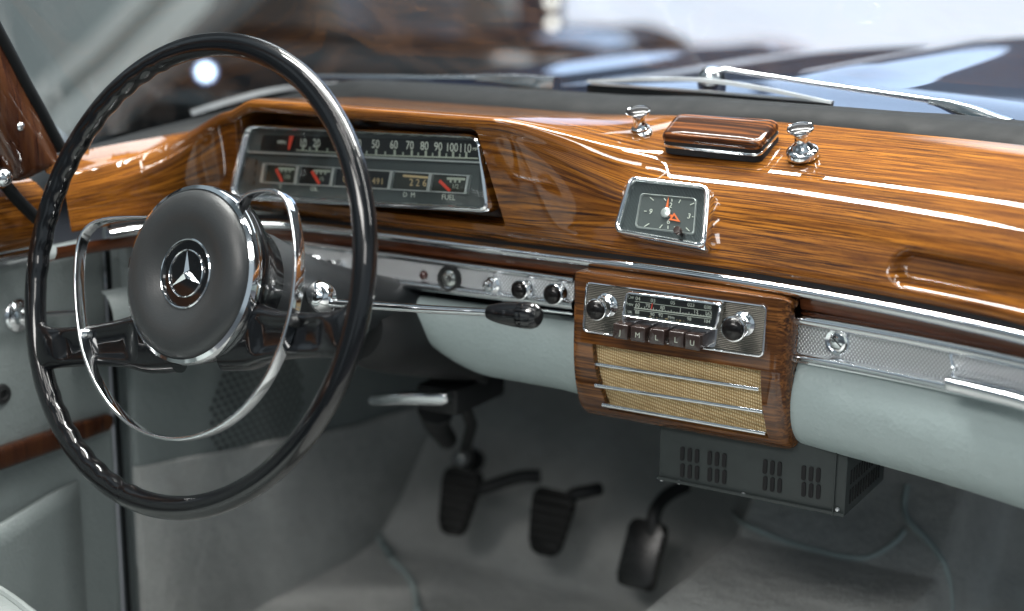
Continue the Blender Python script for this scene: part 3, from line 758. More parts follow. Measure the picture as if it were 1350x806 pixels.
# ================================================================== STEERING WHEEL
WC = V((-.3469, -.2316, .0374)); n_ = V((-.0895, -.9541, .2858)).normalized(); u_ = V((.9956, -.0934, 0))
v_ = n_.cross(u_).normalized(); a = R(11)
FW_ = Frame(WC, u_*math.cos(a)+v_*math.sin(a), n_)
whl = thing('steering_wheel', 'large thin black two spoke steering wheel with chrome horn ring', 'steering wheel', FW_.M)
def rim_fn(i, j, NU=400, NV=22):
    t = 2*math.pi*i/NU; a = 2*math.pi*j/NV
    ro, rn = .0104, .0096
    deg = math.degrees(t) % 360
    g = 0
    for lo, hi in ((98, 182), (207, 258)):
        for dd in (deg, deg-360):
            g = max(g, smoothstep(lo, lo+6, dd)*(1-smoothstep(hi-6, hi, dd)))
    inner = max(0, -math.cos(a))
    k = 1+g*inner*.07*math.sin(deg*math.pi/180*360/7.2)
    # thin groove line along the front
    gr = 1-.05*math.exp(-((a-R(75))/.10)**2)
    r = .2+ro*k*gr*math.cos(a); return V((r*math.cos(t), r*math.sin(t), rn*k*gr*math.sin(a)))
b = MB(); NU, NV = 400, 22
vs = [[b.b.verts.new(rim_fn(i, j)) for j in range(NV)] for i in range(NU)]
for i in range(NU):
    for j in range(NV): b.b.faces.new((vs[i][j], vs[(i+1) % NU][j], vs[(i+1) % NU][(j+1) % NV], vs[i][(j+1) % NV]))
b.build('rim', 'black_gloss', whl, 80)
for sgn in (-1, 1):
    st = [(.030, .030, .013, -.024), (.062, .029, .012, -.021), (.085, .0235, .011, -.017), (.105, .0205, .0105, -.014), (.135, .0185, .010, -.009), (.160, .0185, .0095, -.005), (.174, .0195, .009, -.001), (.181, .022, .0085, .0), (.186, .0255, .0075, .0), (.189, .028, .006, 0)]
    P = catmull([V((a_, h, z)) for a_, h, t, z in st], 5); Tk = catmull([V((t, 0, 0)) for a_, h, t, z in st], 5)
    def section(f, i): 
        h, th = P[i].y, Tk[i].x; rc = .45*smoothstep(.070, .085, P[i].x)*(1-smoothstep(.15, .168, P[i].x))
        o = []
        for k in range(32):
            a = 2*math.pi*k/32; c, s_ = math.cos(a), math.sin(a)
            x = h*math.copysign(abs(c)**.62, c); y = th*math.copysign(abs(s_)**.75, s_)
            if y > 0: y *= 1-rc*smoothstep(.75, .45, abs(x)/h)
            o.append((sgn*x*(-1), y))
        return o
    path = [V((sgn*p.x, -.056-.004*(p.x-.1)/.1, p.z)) for p in P]
    sp = MB().sweep(path, section, V((0, 0, 1))).build('spoke', 'black_gloss', whl, 55)
    MB().lathe([(0, .0105), (.003, .0105), (.0045, .008), (.0045, .0)], T(sgn*.127, -.047, -.006), 20).build('ring_clip', 'chrome' if sgn < 0 else 'black_matt', sp)
MB().lathe([(.0765, -.011), (.078, -.015), (.0765, -.024), (.070, -.030), (.060, -.040), (.054, -.055), (.052, -.066), (0, -.066)], None, 64).build('hub_shell', 'black_gloss', whl)
MB().lathe([(.0725, -.0025), (.0742, -.0006), (.0775, -.0025), (.0788, -.007), (.0782, -.012), (.0750, -.016), (.070, -.016)], None, 80).build('hub_bezel', 'chrome', whl)
HZ = -.004
pad = MB().lathe([(r*.985, z+HZ) for r, z in [(.0742, -.004), (.0745, .001), (.0735, .0045), (.071, .0075), (.066, .0105), (.058, .0122), (.050, .0118), (.043, .0100), (.037, .0074), (.0325, .0055), (.0305, .0045), (.0305, .001)]], None, 90).build('horn_pad', 'leather_hub', whl)
MB().lathe([(0, .0034+HZ), (.0285, .0034+HZ), (.0292, .0040+HZ)], None, 60).build('emblem_disc', 'black_gloss', pad)
b = MB(); b.lathe([(.0288, .0030), (.0290, .0058), (.0298, .0062), (.0308, .0055), (.0308, .002)], None, 72)
b.lathe([(.0195, .0034), (.0197, .0048), (.0203, .0053), (.0210, .0048), (.0212, .0034)], None, 60)
for k in range(3):
    a = R(90+120*k); d = V((math.cos(a), math.sin(a), 0)); m = V((-d.y, d.x, 0))
    tip, l, r, c, rt = d*.0198+V((0, 0, .0040)), V((0, 0, .0036))+(d*.0028+m*.0034), V((0, 0, .0036))+(d*.0028-m*.0034), V((0, 0, .0068)), V((0, 0, .0036))
    e = [b.b.verts.new(q) for q in (tip, l, r, c)]
    b.b.faces.new((e[0], e[3], e[1])); b.b.faces.new((e[0], e[2], e[3]))
for vv in b.b.verts: vv.co.z += HZ
b.build('emblem_star', 'chrome', pad, 15)
# horn ring: flat chrome band, D shaped
rp = [(.046, .056), (.060, .0605), (.072, .0635), (.088, .0640), (.103, .0620), (.1145, .0555), (.1215, .045), (.127, .028), (.1305, .006), (.1302, -.018), (.126, -.044), (.116, -.070), (.099, -.097), (.075, -.119), (.046, -.134), (.012, -.1415), (-.022, -.140), (-.054, -.1305), (-.083, -.113), (-.107, -.089), (-.124, -.061), (-.1335, -.031), (-.1385, -.002), (-.1395, .022), (-.1375, .038), (-.131, .0485), (-.119, .0545), (-.102, .0565), (-.075, .0560), (-.046, .054)]
rpath = catmull([V((x, y, .002)) for x, y in rp], 6)
secr = roundpoly([(-.0016, -.0075), (.0016, -.0075), (.0017, .0042), (-.0017, .0042)], .0018, 3)
# lift the ends behind the pad
N_ = len(rpath)
for k, p in enumerate(rpath):
    e = max(0, 1-k/28, 1-(N_-1-k)/40); p.z -= .012*e*e
tap = [min(1, .35+k/14, .5+(N_-1-k)/20) for k in range(N_)]
MB().sweep(rpath, secr, V((0, 0, 1)), scl=tap).build('horn_ring', 'chrome', whl, 50)
MB().tube([V((.040, .045, -.020)), V((.055, .056, -.012)), V((.068, .0625, -.004))], .0032, 10).build('horn_ring_arm', 'black_matt', whl); MB().tube([V((-.04, .045, -.02)), V((-.062, .0555, -.010))], .0032, 10).build('horn_ring_arm', 'black_matt', whl)
# ================================================================== COLUMN AND LEVER
col = thing('steering_column', 'dark grey steering column shroud running from the wheel hub under the dash', 'steering column', FW_.M)
b = MB().lathe([(.040, -.060), (.049, -.066), (.048, -.085), (.041, -.115), (.035, -.15), (.031, -.20), (.029, -.32), (.0, -.32)], None, 48).build('shroud', 'dark_shroud', col)
b = MB().lathe([(.0, -.235), (.030, -.235), (.037, -.25), (.040, -.28), (.041, -.36), (.040, -.42), (0, -.44)], T(-.004, -.026, 0), 40).build('column_cover', 'black_matt', col)
lev = thing('column_lever', 'chrome steering column lever ending in a fluted black knob', 'lever')
Lp = PY(423, 390, -.125); Lq = PY(487, 402.5, -.128); Lr = PY(646, 412, -.135); Le = PY(711, 417.5, -.139)
lev.matrix_world = Matrix.Translation(Lp)
MB().tube([Lq-Lp-(Lr-Lq)*.35, Lq-Lp, (Lq+Lr)/2-Lp+V((0, 0, -.0005)), Lr-Lp], [.0042, .004, .0038, .0034], 14).build('rod', 'chrome', lev)
axis = (Le-Lr).normalized(); LM = Matrix.Translation(Lr-Lp) @ rot_to(axis, V((0, 0, 1))); LL = (Le-Lr).length
kk = MB().lathe([(0, -.001), (.0058, -.001), (.0072, .003), (.0090, .012), (.0104, LL*.50), (.0108, LL*.64)], LM, 32).build('lever_knob', 'black_gloss', lev)
def flute(): 
    b = MB(); rings = []
    for r_, z_ in [(.0108, LL*.64), (.0110, LL*.66), (.0111, LL*.76), (.0108, LL*.86), (.0096, LL*.93), (.0070, LL*.985)]:
        rings.append([b.b.verts.new(LM @ V((r_*(1-.05*(k % 2 == 0))*math.cos(2*math.pi*k/44), r_*(1-.05*(k % 2 == 0))*math.sin(2*math.pi*k/44), z_))) for k in range(44)])
    for r1, r2 in zip(rings, rings[1:]):
        for k in range(44): b.b.faces.new((r1[k], r1[(k+1) % 44], r2[(k+1) % 44], r2[k]))
    b.b.faces.new(rings[-1]); return b
flute().build('fluted_cap', 'black_gloss', kk, 20)
MB().lathe([(0, .013), (.006, .0125), (.0115, .009), (.0135, .003), (.014, -.004), (.012, -.02)], rot_to(V((.35, -.75, .55)).normalized()), 28).build('pivot_cap', 'chrome', lev)
# ================================================================== CONTROLS LEFT OF THE COLUMN
vc = thing('vent_control', 'pair of chrome ventilation levers under the dash left of the steering hub', 'vent control'); o = PY(150, 355, .0); vc.matrix_world = Matrix.Translation(o)
def vl_(px, py): return PY(px, py, 0.0)-o
b = MB(); b.box(vl_(168, 345), (.085, .012, .030), None, .003).box(vl_(152, 371)+V((0, -.006, 0)), (.030, .012, .009), None, .003); b.build('chrome_plate', 'chrome_worn', vc)
MB().tube([vl_(118, 348)+V((0, -.02, 0)), vl_(140, 349)+V((0, -.02, 0)), vl_(160, 351)+V((0, -.015, 0))], [.004, .0055, .004], 12).build('lever_tip', 'black_gloss', vc)
MB().tube([vl_(158, 350.5)+V((0, -.016, 0)), vl_(185, 356)+V((0, -.01, 0))], .004, 12).build('lever_stem', 'chrome', vc)
pb = thing('parking_brake_handle', 'satin chrome parking brake pull handle hanging below the dash beside the column', 'brake handle'); o = PY(540, 525, .1); pb.matrix_world = Matrix.Translation(o)
p, q = PY(488, 527, .085)-o, PY(592, 524, .095)-o
MB().sweep([p, p.lerp(q, .05), p.lerp(q, .5)+V((0, 0, .001)), p.lerp(q, .93), q], roundpoly([(-.008, -.0072), (.008, -.0072), (.008, .0072), (-.008, .0072)], .005, 4), V((0, 0, 1)), scl=[.5, .8, .95, 1.05, .7]).build('grip', 'chrome_worn', pb)
b = MB(); r_ = PY(600, 520, .14)-o; b.box(r_+V((-.005, .02, .0)), (.055, .10, .030), None, .006); b.tube([PY(575, 535, .16)-o, PY(575, 560, .20)-o, PY(590, 580, .26)-o], [.022, .014, .012], 10); b.tube([PY(610, 530, .16)-o, PY(622, 560, .24)-o, PY(614, 590, .30)-o], .007, 10)
b.build('bracket', 'black_matt', pb)
cab = MB().tube(catmull([PY(490, 455, .05), PY(520, 482, .07), PY(560, 490, .09), PY(600, 486, .12), PY(640, 500, .16)], 8), .0055, 10).build('wiring_loom', 'black_matt')
tag(cab, 'black wiring loom sagging below the steering column cover', 'cable')
# ================================================================== HEATER UNIT
HO = PY(990, 640, .035)
ht = thing('heater_unit', 'dark grey slotted metal heater box under the wooden console', 'heater box', Matrix.Translation(HO))
FH = Frame(HO, X0, -Y0)
tl, br, bl = FH.px(868, 585), FH.px(1113, 683), FH.px(868, 637)
w0, w1, z0, z1 = tl.x, br.x, br.y, tl.y+.03
M = rot_to(-Y0)
slots = []
for gx_ in (909, 945, 1018, 1069):
    for r_ in range(2):
        for c_ in range(3):
            px_ = gx_+(c_-1)*9.6; yb = 606+(gx_-909)*.157 if r_ == 0 else 606+(gx_-909)*.157+22
            slots.append(FH.px(px_, yb-6 + (c_-1)*1.6))
b = MB().box(((w0+w1)/2, .055+.001, (z0+z1)/2), (w1-w0, .11, z1-z0), None, .003)
b.build('casing', 'heater_paint', ht)
for k in range(4):
    b = MB()
    for v in slots[k*6:k*6+6]:
        b.prism(roundpoly([(v.x-.0019, v.y-.0066), (v.x+.0019, v.y-.0066), (v.x+.0019, v.y+.0066), (v.x-.0019, v.y+.0066)], .0018, 3), -.0006, .0005, M)
    b.build('slot_bank', 'felt', ht)
b = MB()
for k in range(12):
    y = .012+k*.0072
    for zc in (z0+.016, z0+.034): b.box((w1+.0002, y, zc), (.0008, .0028, .013))
b.build('side_slot_bank', 'felt', ht)
b = MB(); b.box((w1-.010, -.0012, (z0+z1)/2), (.0012, .002, z1-z0), None, .0004)
b.box(((w0+w1)/2, -.0010, z0+.0025), (w1-w0, .0012, .0030), None, .0004); b.build('folded_seam', 'heater_paint', ht)
for px_, py_ in ((872, 632), (1104, 672), (980, 652), (895, 636)): v = FH.px(px_, py_); MB().lathe([(0, .0016), (.0016, .0012), (.0022, 0)], T(v.x, 0, v.y) @ M, 10).build('screw_head', 'steel_satin', ht)
# ================================================================== FLOOR
FLZ = -.475
def hump(x, s):
    hw = .142; c = .052
    t = abs(x-c)/hw
    return .140*(1-smoothstep(.80, 1.0, t))
SP = catmull([V((0, -1.15, FLZ)), V((0, -.5, FLZ)), V((0, .10, FLZ)), V((0, .33, FLZ)), V((0, .40, FLZ+.020)), V((0, .50, FLZ+.115)), V((0, .62, FLZ+.24)), V((0, .72, FLZ+.42)), V((0, .74, FLZ+.60))], 14)
def floorpt(i, j):
    x = -.60+1.30*i/200; p = SP[j]; q0, q1 = SP[max(j-4, 0)], SP[min(j+4, len(SP)-1)]; d = (q1-q0).normalized(); nn = V((0, -d.z, d.y))
    k = hump(x, j)
    return V((x, 0, 0))+p+nn*k*(1.-.15*smoothstep(.3, .6, p.y))
fl_ = MB().grid(floorpt, 201, len(SP)).build('floor', 'carpet', None, 80); fl_['kind'] = 'structure'
def onfloor(px, py, lift=.004):
    d = ray(px, py); best = None; t = .6
    while t < 3.2:
        P = CAM+d*t
        # distance to the floor sheet below
        i = (P.x+.6)/1.30*200
        if 0 <= i <= 200:
            j = min(range(len(SP)), key=lambda k: (floorpt(i, k)-P).length)
            F = floorpt(i, j)
            q0, q1 = SP[max(j-1, 0)], SP[min(j+1, len(SP)-1)]; dd = (q1-q0).normalized(); nn = V((0, -dd.z, dd.y))
            if (P-F).dot(nn) < lift: return P
        t += .006
    return CAM+d*3
def seam(pts, r, label, mat='leather_grey', n=5):
    P = catmull([onfloor(*p) for p in pts], n)
    return tag(MB().tube(P, r, 10).build('carpet_piping', mat), label, 'carpet piping', 'grey piping on the carpet edges')
seam([(964, 660), (967, 676), (980, 690), (1020, 708), (1070, 724), (1120, 735), (1150, 733), (1180, 715), (1192, 700)], .0032, 'grey carpet piping curving across the transmission tunnel below the heater box')
seam([(1196, 640), (1192, 668), (1200, 690), (1225, 715), (1245, 745), (1252, 775), (1254, 805)], .0035, 'grey carpet piping running down the right side of the transmission tunnel')
seam([(562, 575), (545, 605), (520, 650), (503, 690), (500, 706), (515, 735), (538, 760), (548, 785), (550, 806)], .0045, 'grey carpet piping winding down the driver side footwell left of the pedals')
# ================================================================== KICK PANEL
KX = -.602
kick = thing('kick_panel', 'grey leather kick panel with punched speaker holes left of the footwell', 'trim panel', T(KX, .1, -.2))
KI = T(-KX, -.1, .2)
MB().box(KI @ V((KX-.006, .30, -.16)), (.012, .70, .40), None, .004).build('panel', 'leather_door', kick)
# carpeted lower part
e0, e1 = PX(196, 612, KX), PX(470, 560, KX)
b = MB(); A = [KI @ V((KX, e0.y-.02, e0.z+.002)), KI @ V((KX, e1.y, e1.z)), KI @ V((KX, .66, e1.z-.02)), KI @ V((KX, .66, FLZ-.03)), KI @ V((KX, e0.y-.02, FLZ-.03))]
lo = [b.b.verts.new(p+V((-.004, 0, 0))) for p in A]; hi = [b.b.verts.new(p+V((.006, 0, 0))) for p in A]
for i in range(5): b.b.faces.new((lo[i], lo[(i+1) % 5], hi[(i+1) % 5], hi[i]))
b.b.faces.new(hi); b.build('carpet_apron', 'carpet', kick)
b = MB(); c = PX(340, 535, KX)
for gy_ in range(-8, 9):
    for gz_ in range(-9, 10):
        y, z = gy_*.0115+(gz_ % 2)*.0057, gz_*.0085
        if (y/.085)**2+(z/.072)**2 > 1: continue
        b.lathe([(.0033, .0006), (.0022, .0008), (.0, .0007)], Matrix.Translation(KI @ V((KX, c.y+y, c.z+z))) @ rot_to(X0, Y0), 8)
b.build('speaker_perforation', 'black_matt', kick)
# ================================================================== DOOR
dr = thing('driver_door', 'grey leather driver door with wood cap, wood armrest strip and chrome window crank', 'car door', T(-.625, -.3, -.1))
DD = T(.625, .3, .1)
DX = -.618
def onD(px, py, off=0): return DD @ PX(px, py, DX+off)
e_t, e_b = PX(150, 400, DX), PX(178, 806, DX)
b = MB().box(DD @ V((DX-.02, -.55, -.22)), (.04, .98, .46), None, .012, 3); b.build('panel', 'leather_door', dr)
ysh = -.058
# shut edge
MB().tube([DD @ V((DX+.001, ysh-.004, .0)), DD @ V((DX+.001, ysh-.002, -.2)), DD @ V((DX+.001, ysh, -.47))], .003, 10).build('edge_seal', 'rubber', dr)
cap = [(0, .018), (.012, .022), (.024, .036), (.026, .052), (.018, .070), (.0, .084), (-.03, .090)]
cp = catmull([V((a, c, 0)) for a, c in cap], 5)
MB().grid(lambda i, j: DD @ V((DX-.004+cp[j].x, -.150-.8*i/50, cp[j].y+.004*math.sin(i*.06))), 51, len(cp), lambda i, j: (i*.016, j*.004)).build('wood_cap', 'wood_fascia', dr, 60)
MB().tube([DD @ V((DX+.010, -.150-.8*k/20, .0165)) for k in range(21)], .0042, 10).build('chrome_strip', 'chrome', dr)
p, q = PX(147, 554, DX+.006), PX(0, 604, DX+.006); dd_ = (q-p)
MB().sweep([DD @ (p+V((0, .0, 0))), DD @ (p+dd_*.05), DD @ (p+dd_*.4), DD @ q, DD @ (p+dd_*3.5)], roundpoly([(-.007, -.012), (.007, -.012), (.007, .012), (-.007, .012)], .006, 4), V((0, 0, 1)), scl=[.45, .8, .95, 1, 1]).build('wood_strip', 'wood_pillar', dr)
# map pocket
pk = [PX(112, 628, DX), PX(112, 806, DX), PX(0, 806, DX), PX(0, 690, DX)]
yb0 = pk[0].y
b = MB(); b.grid(lambda i, j: DD @ V((DX+.004+.016*smoothstep(0, .25, i/14)*(1-.3*j/10), yb0-.012-.5*i/14, (pk[0].z-.06*smoothstep(0, .4, i/14)*0-.012*math.sin(i*.5)*0)*(1-j/10)+(-.47)*j/10-.035*(i/14)*(1-j/10))), 15, 11); b.build('map_pocket', 'leather_door', dr, 60, solid=.006)
c = onD(24, 416); bs = MB().lathe([(0, .014), (.006, .014), (.009, .012), (.010, .006), (.0155, .004), (.018, .001), (.018, 0)], Matrix.Translation(c) @ rot_to(X0, Y0), 30).build('window_crank', 'chrome_worn', dr)
p, q = onD(24, 416, .012), onD(96, 411, .020)
MB().sweep([p, p.lerp(q, .5), q], roundpoly([(-.003, -.005), (.003, -.005), (.003, .005), (-.003, .005)], .002, 2), X0, scl=[1.1, .9, 1.]).build('crank_arm', 'chrome', bs)
c = onD(2, 520); MB().lathe([(.004, .001), (.005, .004), (.0095, .003), (.0105, 0)], Matrix.Translation(c) @ rot_to(X0, Y0), 24).lathe([(0, .0012), (.005, .001)], Matrix.Translation(c) @ rot_to(X0, Y0), 24).build('lock_pull', 'black_matt', dr)
# dark shut gap pillar between door and kick panel, and the body sill
jamb = tag(MB().box((DX-.012, -.030, -.22), (.024, .030, .50), None, .004).box((DX+.001, -.0405, -.22), (.004, .003, .50), None, .001).build('door_jamb', 'leather_door'), 'dark grey door jamb post between driver door and kick panel', 'door jamb')
ds = MB().tube(catmull([PX(-14, 216, -.585), PX(3, 238, -.585), PX(22, 262, -.583), PX(50, 290, -.580)], 6), [.006]*19, 10).build('door_weatherstrip', 'rubber')
tag(ds, 'black rubber door weatherstrip running diagonally beside the wood pillar', 'weatherstrip')
tag(MB().lathe([(0, .010), (.005, .009), (.009, .005), (.010, -.004), (.006, -.012)], Matrix.Translation(PX(3, 234, -.575)) @ rot_to(V((.8, -.5, .3))), 24).build('door_stud', 'chrome_worn'), 'small chrome stud at the lower end of the wood windscreen pillar', 'stud')
# ================================================================== WINDSCREEN PILLAR
pil = thing('windscreen_pillar', 'dark glossy wood trimmed windscreen pillar at the left end of the dash', 'pillar'); o = PX(55, 210, -.585); pil.matrix_world = Matrix.Translation(o)
PXL = -.570
eP = [PX(74, 212, PXL), PX(62, 190, PXL), PX(46, 160, PXL), PX(28, 128, PXL), PX(8, 90, PXL)]
d_ = (eP[-1]-eP[1]).normalized(); eP += [eP[-1]+d_*.08*k for k in range(1, 6)]
EP = catmull(eP, 5)
back = V((0, -.80, -.60)).normalized()
SEC = [V((.000, 0, 0)), V((.0045, .012, 0)), V((.004, .026, 0)), V((-.002, .040, 0)), V((-.014, .048, 0)), V((-.05, .050, 0)), V((-.085, .046, 0)), V((-.09, .01, 0)), V((-.09, -.012, 0)), V((-.02, -.012, 0)), V((-.004, -.010, 0))]
SECc = catmull(SEC+[SEC[0]], 4)[:-1]
b = MB(); rings = []
for k, p in enumerate(EP):
    g = .25+.75*smoothstep(-1, 3, k)
    t = (EP[min(k+1, len(EP)-1)]-EP[max(k-1, 0)]).normalized(); bk = back; bk = (bk-t*bk.dot(t)).normalized()
    rings.append([b.b.verts.new((p-o)+V((q.x*g, 0, 0))+bk*(q.y*1.0)*g) for q in SECc])
for r1, r2 in zip(rings, rings[1:]):
    for k in range(len(r1)): b.b.faces.new((r1[k], r1[(k+1) % len(r1)], r2[(k+1) % len(r1)], r2[k]))
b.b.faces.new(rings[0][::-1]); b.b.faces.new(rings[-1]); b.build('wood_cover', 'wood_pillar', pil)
MB().tube([p-o+V((-.006, .010, .010)) for p in EP], .0075, 12).build('glass_seal', 'rubber', pil)
c = PX(27, 167, PXL+.004)-o; MB().lathe([(0, .003), (.0028, .0024), (.0042, .0008), (.0046, -.002)], Matrix.Translation(c) @ rot_to(X0, Y0), 18).build('trim_screw', 'chrome', pil)
# ================================================================== PEDALS
def pedal(name, label, cpx, w, h, y, tilt, arm, shape, mat, scale_b=.8):
    c = PY(*cpx, y); nn = V((.05, -math.cos(R(tilt)), math.sin(R(tilt)))); f = Frame(c, X0, nn)
    t = thing(name, label, 'pedal', f.M, 'foot pedals in the driver footwell')
    if shape == 'taper': o = [(-w*scale_b, -h), (w*scale_b, -h), (w, h*.55), (w*.92, h), (-w*.92, h), (-w, h*.55)]
    else: o = [(-w, -h), (w, -h), (w, h), (-w, h)]
    MB().prism(roundpoly(o, w*(.75 if shape == 'taper' else .5), 6), -.010, .006, None, .004, 3).build('rubber_pad', mat, t)
    IM = f.M.inverted()
    b = MB().tube(catmull([IM @ (c+V((w*.4, .012, h*.25)))]+[IM @ PY(*p[:2], p[2]) for p in arm], 5), [.0085]*(5*len(arm)+1), 10, up=V((.2, .9, .3))); b.build('arm', 'black_matt', t)
pedal('clutch_pedal', 'rounded black rubber clutch pedal, leftmost of the three pedals', (603, 662), .026, .043, .35, 22, [(650, 640, .37), (685, 629, .385), (712, 628, .40)], 'taper', 'pedal_rubber', .62)
pedal('brake_pedal', 'black ribbed brake pedal tapering downward, middle of the three pedals', (724, 689), .027, .041, .34, 22, [(752, 655, .36), (775, 648, .375), (790, 645, .39)], 'taper', 'pedal_rubber', .66)
pedal('accelerator_pedal', 'black rounded rectangular accelerator pedal beside the transmission tunnel', (846, 731), .023, .041, .34, 28, [(862, 680, .36), (878, 655, .39), (905, 640, .42)], 'rect', 'pedal_gloss')
fs = thing('foot_switch', 'small round metal foot switch above the clutch pedal', 'foot switch'); o = PY(610, 605, .46); fs.matrix_world = Matrix.Translation(o)
MB().lathe([(0, .014), (.008, .012), (.0115, .006), (.012, 0)], rot_to(V((0, -.9, .45))), 20).build('button', 'chrome_worn', fs)
MB().lathe([(.016, .0), (.018, -.004), (.018, -.05), (0, -.05)], rot_to(V((0, -.9, .45))), 20).build('housing', 'black_matt', fs)
# ================================================================== SEAT
st = thing('driver_seat', 'pale grey leather driver seat cushion corner in front of the door', 'car seat'); o = PX(20, 800, -.45); st.matrix_world = Matrix.Translation(o)
def seatpt(i, j):
    a = i/24; c_ = j/24
    x = -.60+.50*a; e = math.sin(min(1, c_/.3)*math.pi/2); es = math.sin(min(1, min(a, 1-a)/.16)*math.pi/2)
    return V((x, -.213-.28*a*a-.42*c_, -.484+.235*(.35+.65*e)*(.55+.45*es)))
cc = MB().grid(lambda i, j: seatpt(i, j)-o, 25, 25)
cc.build('cushion', 'leather_seat', st, 80, solid=.01)
MB().tube([seatpt(i, 6)-o+V((0, 0, .001)) for i in range(1, 24)], .004, 8).build('seam', 'leather_seat', st)
# ================================================================== WIPERS
def blade(t, o, L, Rr, y, arch, th, dirn=1):
    p, q = PY(*L, y)-o, PY(*Rr, y)-o
    MB().sweep([p, p.lerp(q, .5)+V((0, .006, .0)), q], [(-.002, 0), (.002, 0), (.0012, -th), (-.0012, -th)], V((0, 0, 1))).build('rubber_blade', 'rubber', t)
    ar = [p.lerp(q, f)+V((0, -.001+.006*math.sin(f*math.pi), h)) for f, h in arch]
    P = catmull(ar, 6); b = MB().sweep(P, [(-.0035, -.0016), (.0035, -.0016), (.0028, .0016), (-.0028, .0016)], V((0, 0, 1)), scl=[.7+.5*math.sin(k/(len(P)-1)*math.pi) for k in range(len(P))]); 
    b.sweep([p.lerp(q, .02)+V((0, -.001, .001)), p.lerp(q, .5)+V((0, .005, .0015)), q+V((0, 0, .0015))], [(-.003, -.001), (.003, -.001), (.003, .0012), (-.003, .0012)], V((0, 0, 1)))
    b.build('blade_carrier', 'steel_satin', t)
w1 = thing('windscreen_wiper', 'chrome wiper arm and black blade at the right of the windscreen', 'wiper', None, 'windscreen wipers'); o = PY(940, 100, .225); w1.matrix_world = Matrix.Translation(o)
blade(w1, o, (775, 111), (1098, 137), .222, [(0, .003), (.12, .006), (.3, .0105), (.5, .0125), (.72, .009), (.9, .004), (1, .001)], .0098)
MB().tube([PY(942, 97, .245)-o, PY(956, 91.5, .25)-o, PY(1000, 99, .25)-o, PY(1100, 114, .248)-o, PY(1228, 132.5, .24)-o], [.0028, .0026, .0024, .0024, .003], 10).build('wiper_arm', 'chrome', w1)
MB().lathe([(0, .010), (.008, .009), (.013, .004), (.015, -.006), (.013, -.02)], Matrix.Translation(PY(938, 101, .252)-o) @ rot_to(V((0, -.3, 1))), 24).build('blade_joint', 'chrome_worn', w1)
Pq = [PY(1225, 133, .236)-o, PY(1245, 137, .234)-o, PY(1275, 147, .230)-o, PY(1305, 159, .226)-o, PY(1332, 168, .222)-o]
hd = MB().sweep(catmull(Pq, 5), roundpoly([(-.006, -.0075), (.006, -.0075), (.0045, .0065), (-.0045, .0065)], .003, 3), V((0, 0, 1)), scl=[.45+.75*smoothstep(0, 14, k) for k in range(21)]).build('arm_head', 'chrome', w1)
MB().lathe([(0, .003), (.003, .0025), (.004, 0)], Matrix.Translation(PY(1322, 171, .212)-o) @ rot_to(-Y0), 14).build('pivot_screw', 'steel_satin', hd)
w2 = thing('windscreen_wiper', 'blurred chrome wiper arm and blade behind the instrument hood at the left', 'wiper', None, 'windscreen wipers'); o = PY(530, 110, .23); w2.matrix_world = Matrix.Translation(o)
MB().tube([PY(415, 101, .25)-o, PY(500, 102, .25)-o, PY(560, 103.5, .248)-o, PY(636, 104, .244)-o], [.0026, .0028, .003, .0034], 10).build('wiper_arm', 'chrome', w2)
Pq = [PY(630, 103, .240)-o, PY(655, 104, .238)-o, PY(690, 108, .234)-o, PY(715, 111, .230)-o, PY(734, 112, .228)-o]
MB().sweep(catmull(Pq, 5), roundpoly([(-.007, -.0085), (.007, -.0085), (.0055, .0075), (-.0055, .0075)], .003, 3), V((0, 0, 1)), scl=[.5+.65*smoothstep(0, 14, k) for k in range(21)]).build('arm_head', 'chrome', w2)
ar = [PY(252, 149, .14)-o, PY(300, 134, .17)-o, PY(350, 121, .195)-o, PY(400, 114, .21)-o, PY(460, 112, .215)-o, PY(528, 114, .216)-o]
P = catmull(ar, 6); MB().sweep(P, [(-.004, -.003), (.004, -.003), (.0032, .003), (-.0032, .003)], V((0, 0, 1))).build('blade_carrier', 'steel_satin', w2)
MB().sweep([p+V((0, .002, -.0035)) for p in P], [(-.002, 0), (.002, 0), (.0012, -.010), (-.0012, -.010)], V((0, 0, 1))).build('rubber_blade', 'rubber', w2)
# ================================================================== BONNET
bon = thing('bonnet', 'dark blue black polished bonnet ahead of the windscreen reflecting the showroom windows', 'bonnet', T(0, .9, .15))
BI = T(0, -.9, -.15)
def bpt(i, j):
    xx = -1+2*i/80; y = .20+1.45*(j/60)
    wdt = .80-.10*smoothstep(.6, 1.6, y)
    x = xx*wdt
    crown = .030*(1-(x/.36)**2) if abs(x) < .36 else -.030*((abs(x)-.36)/.2)
    fend = .055*math.exp(-((abs(x)-.62)/.09)**2)*(.6+.4*smoothstep(.2, 1.4, y))
    z = .150+crown*.9+fend*.55-.015*smoothstep(.9, 1.65, y)**1.5-.16*smoothstep(.70, .82, abs(x))+.012*math.exp(-(x/.05)**2)*smoothstep(.3, .5, y)
    return BI @ V((x, y, z-.012*smoothstep(.35, .2, y)))
MB().grid(bpt, 81, 61).build('bonnet_skin', 'bonnet_paint', bon, 80)
b = MB().box(BI @ V((0, 1.645, -.12)), (1.3, .03, .40), None, .01); b.build('nose_panel', 'bonnet_paint', bon)
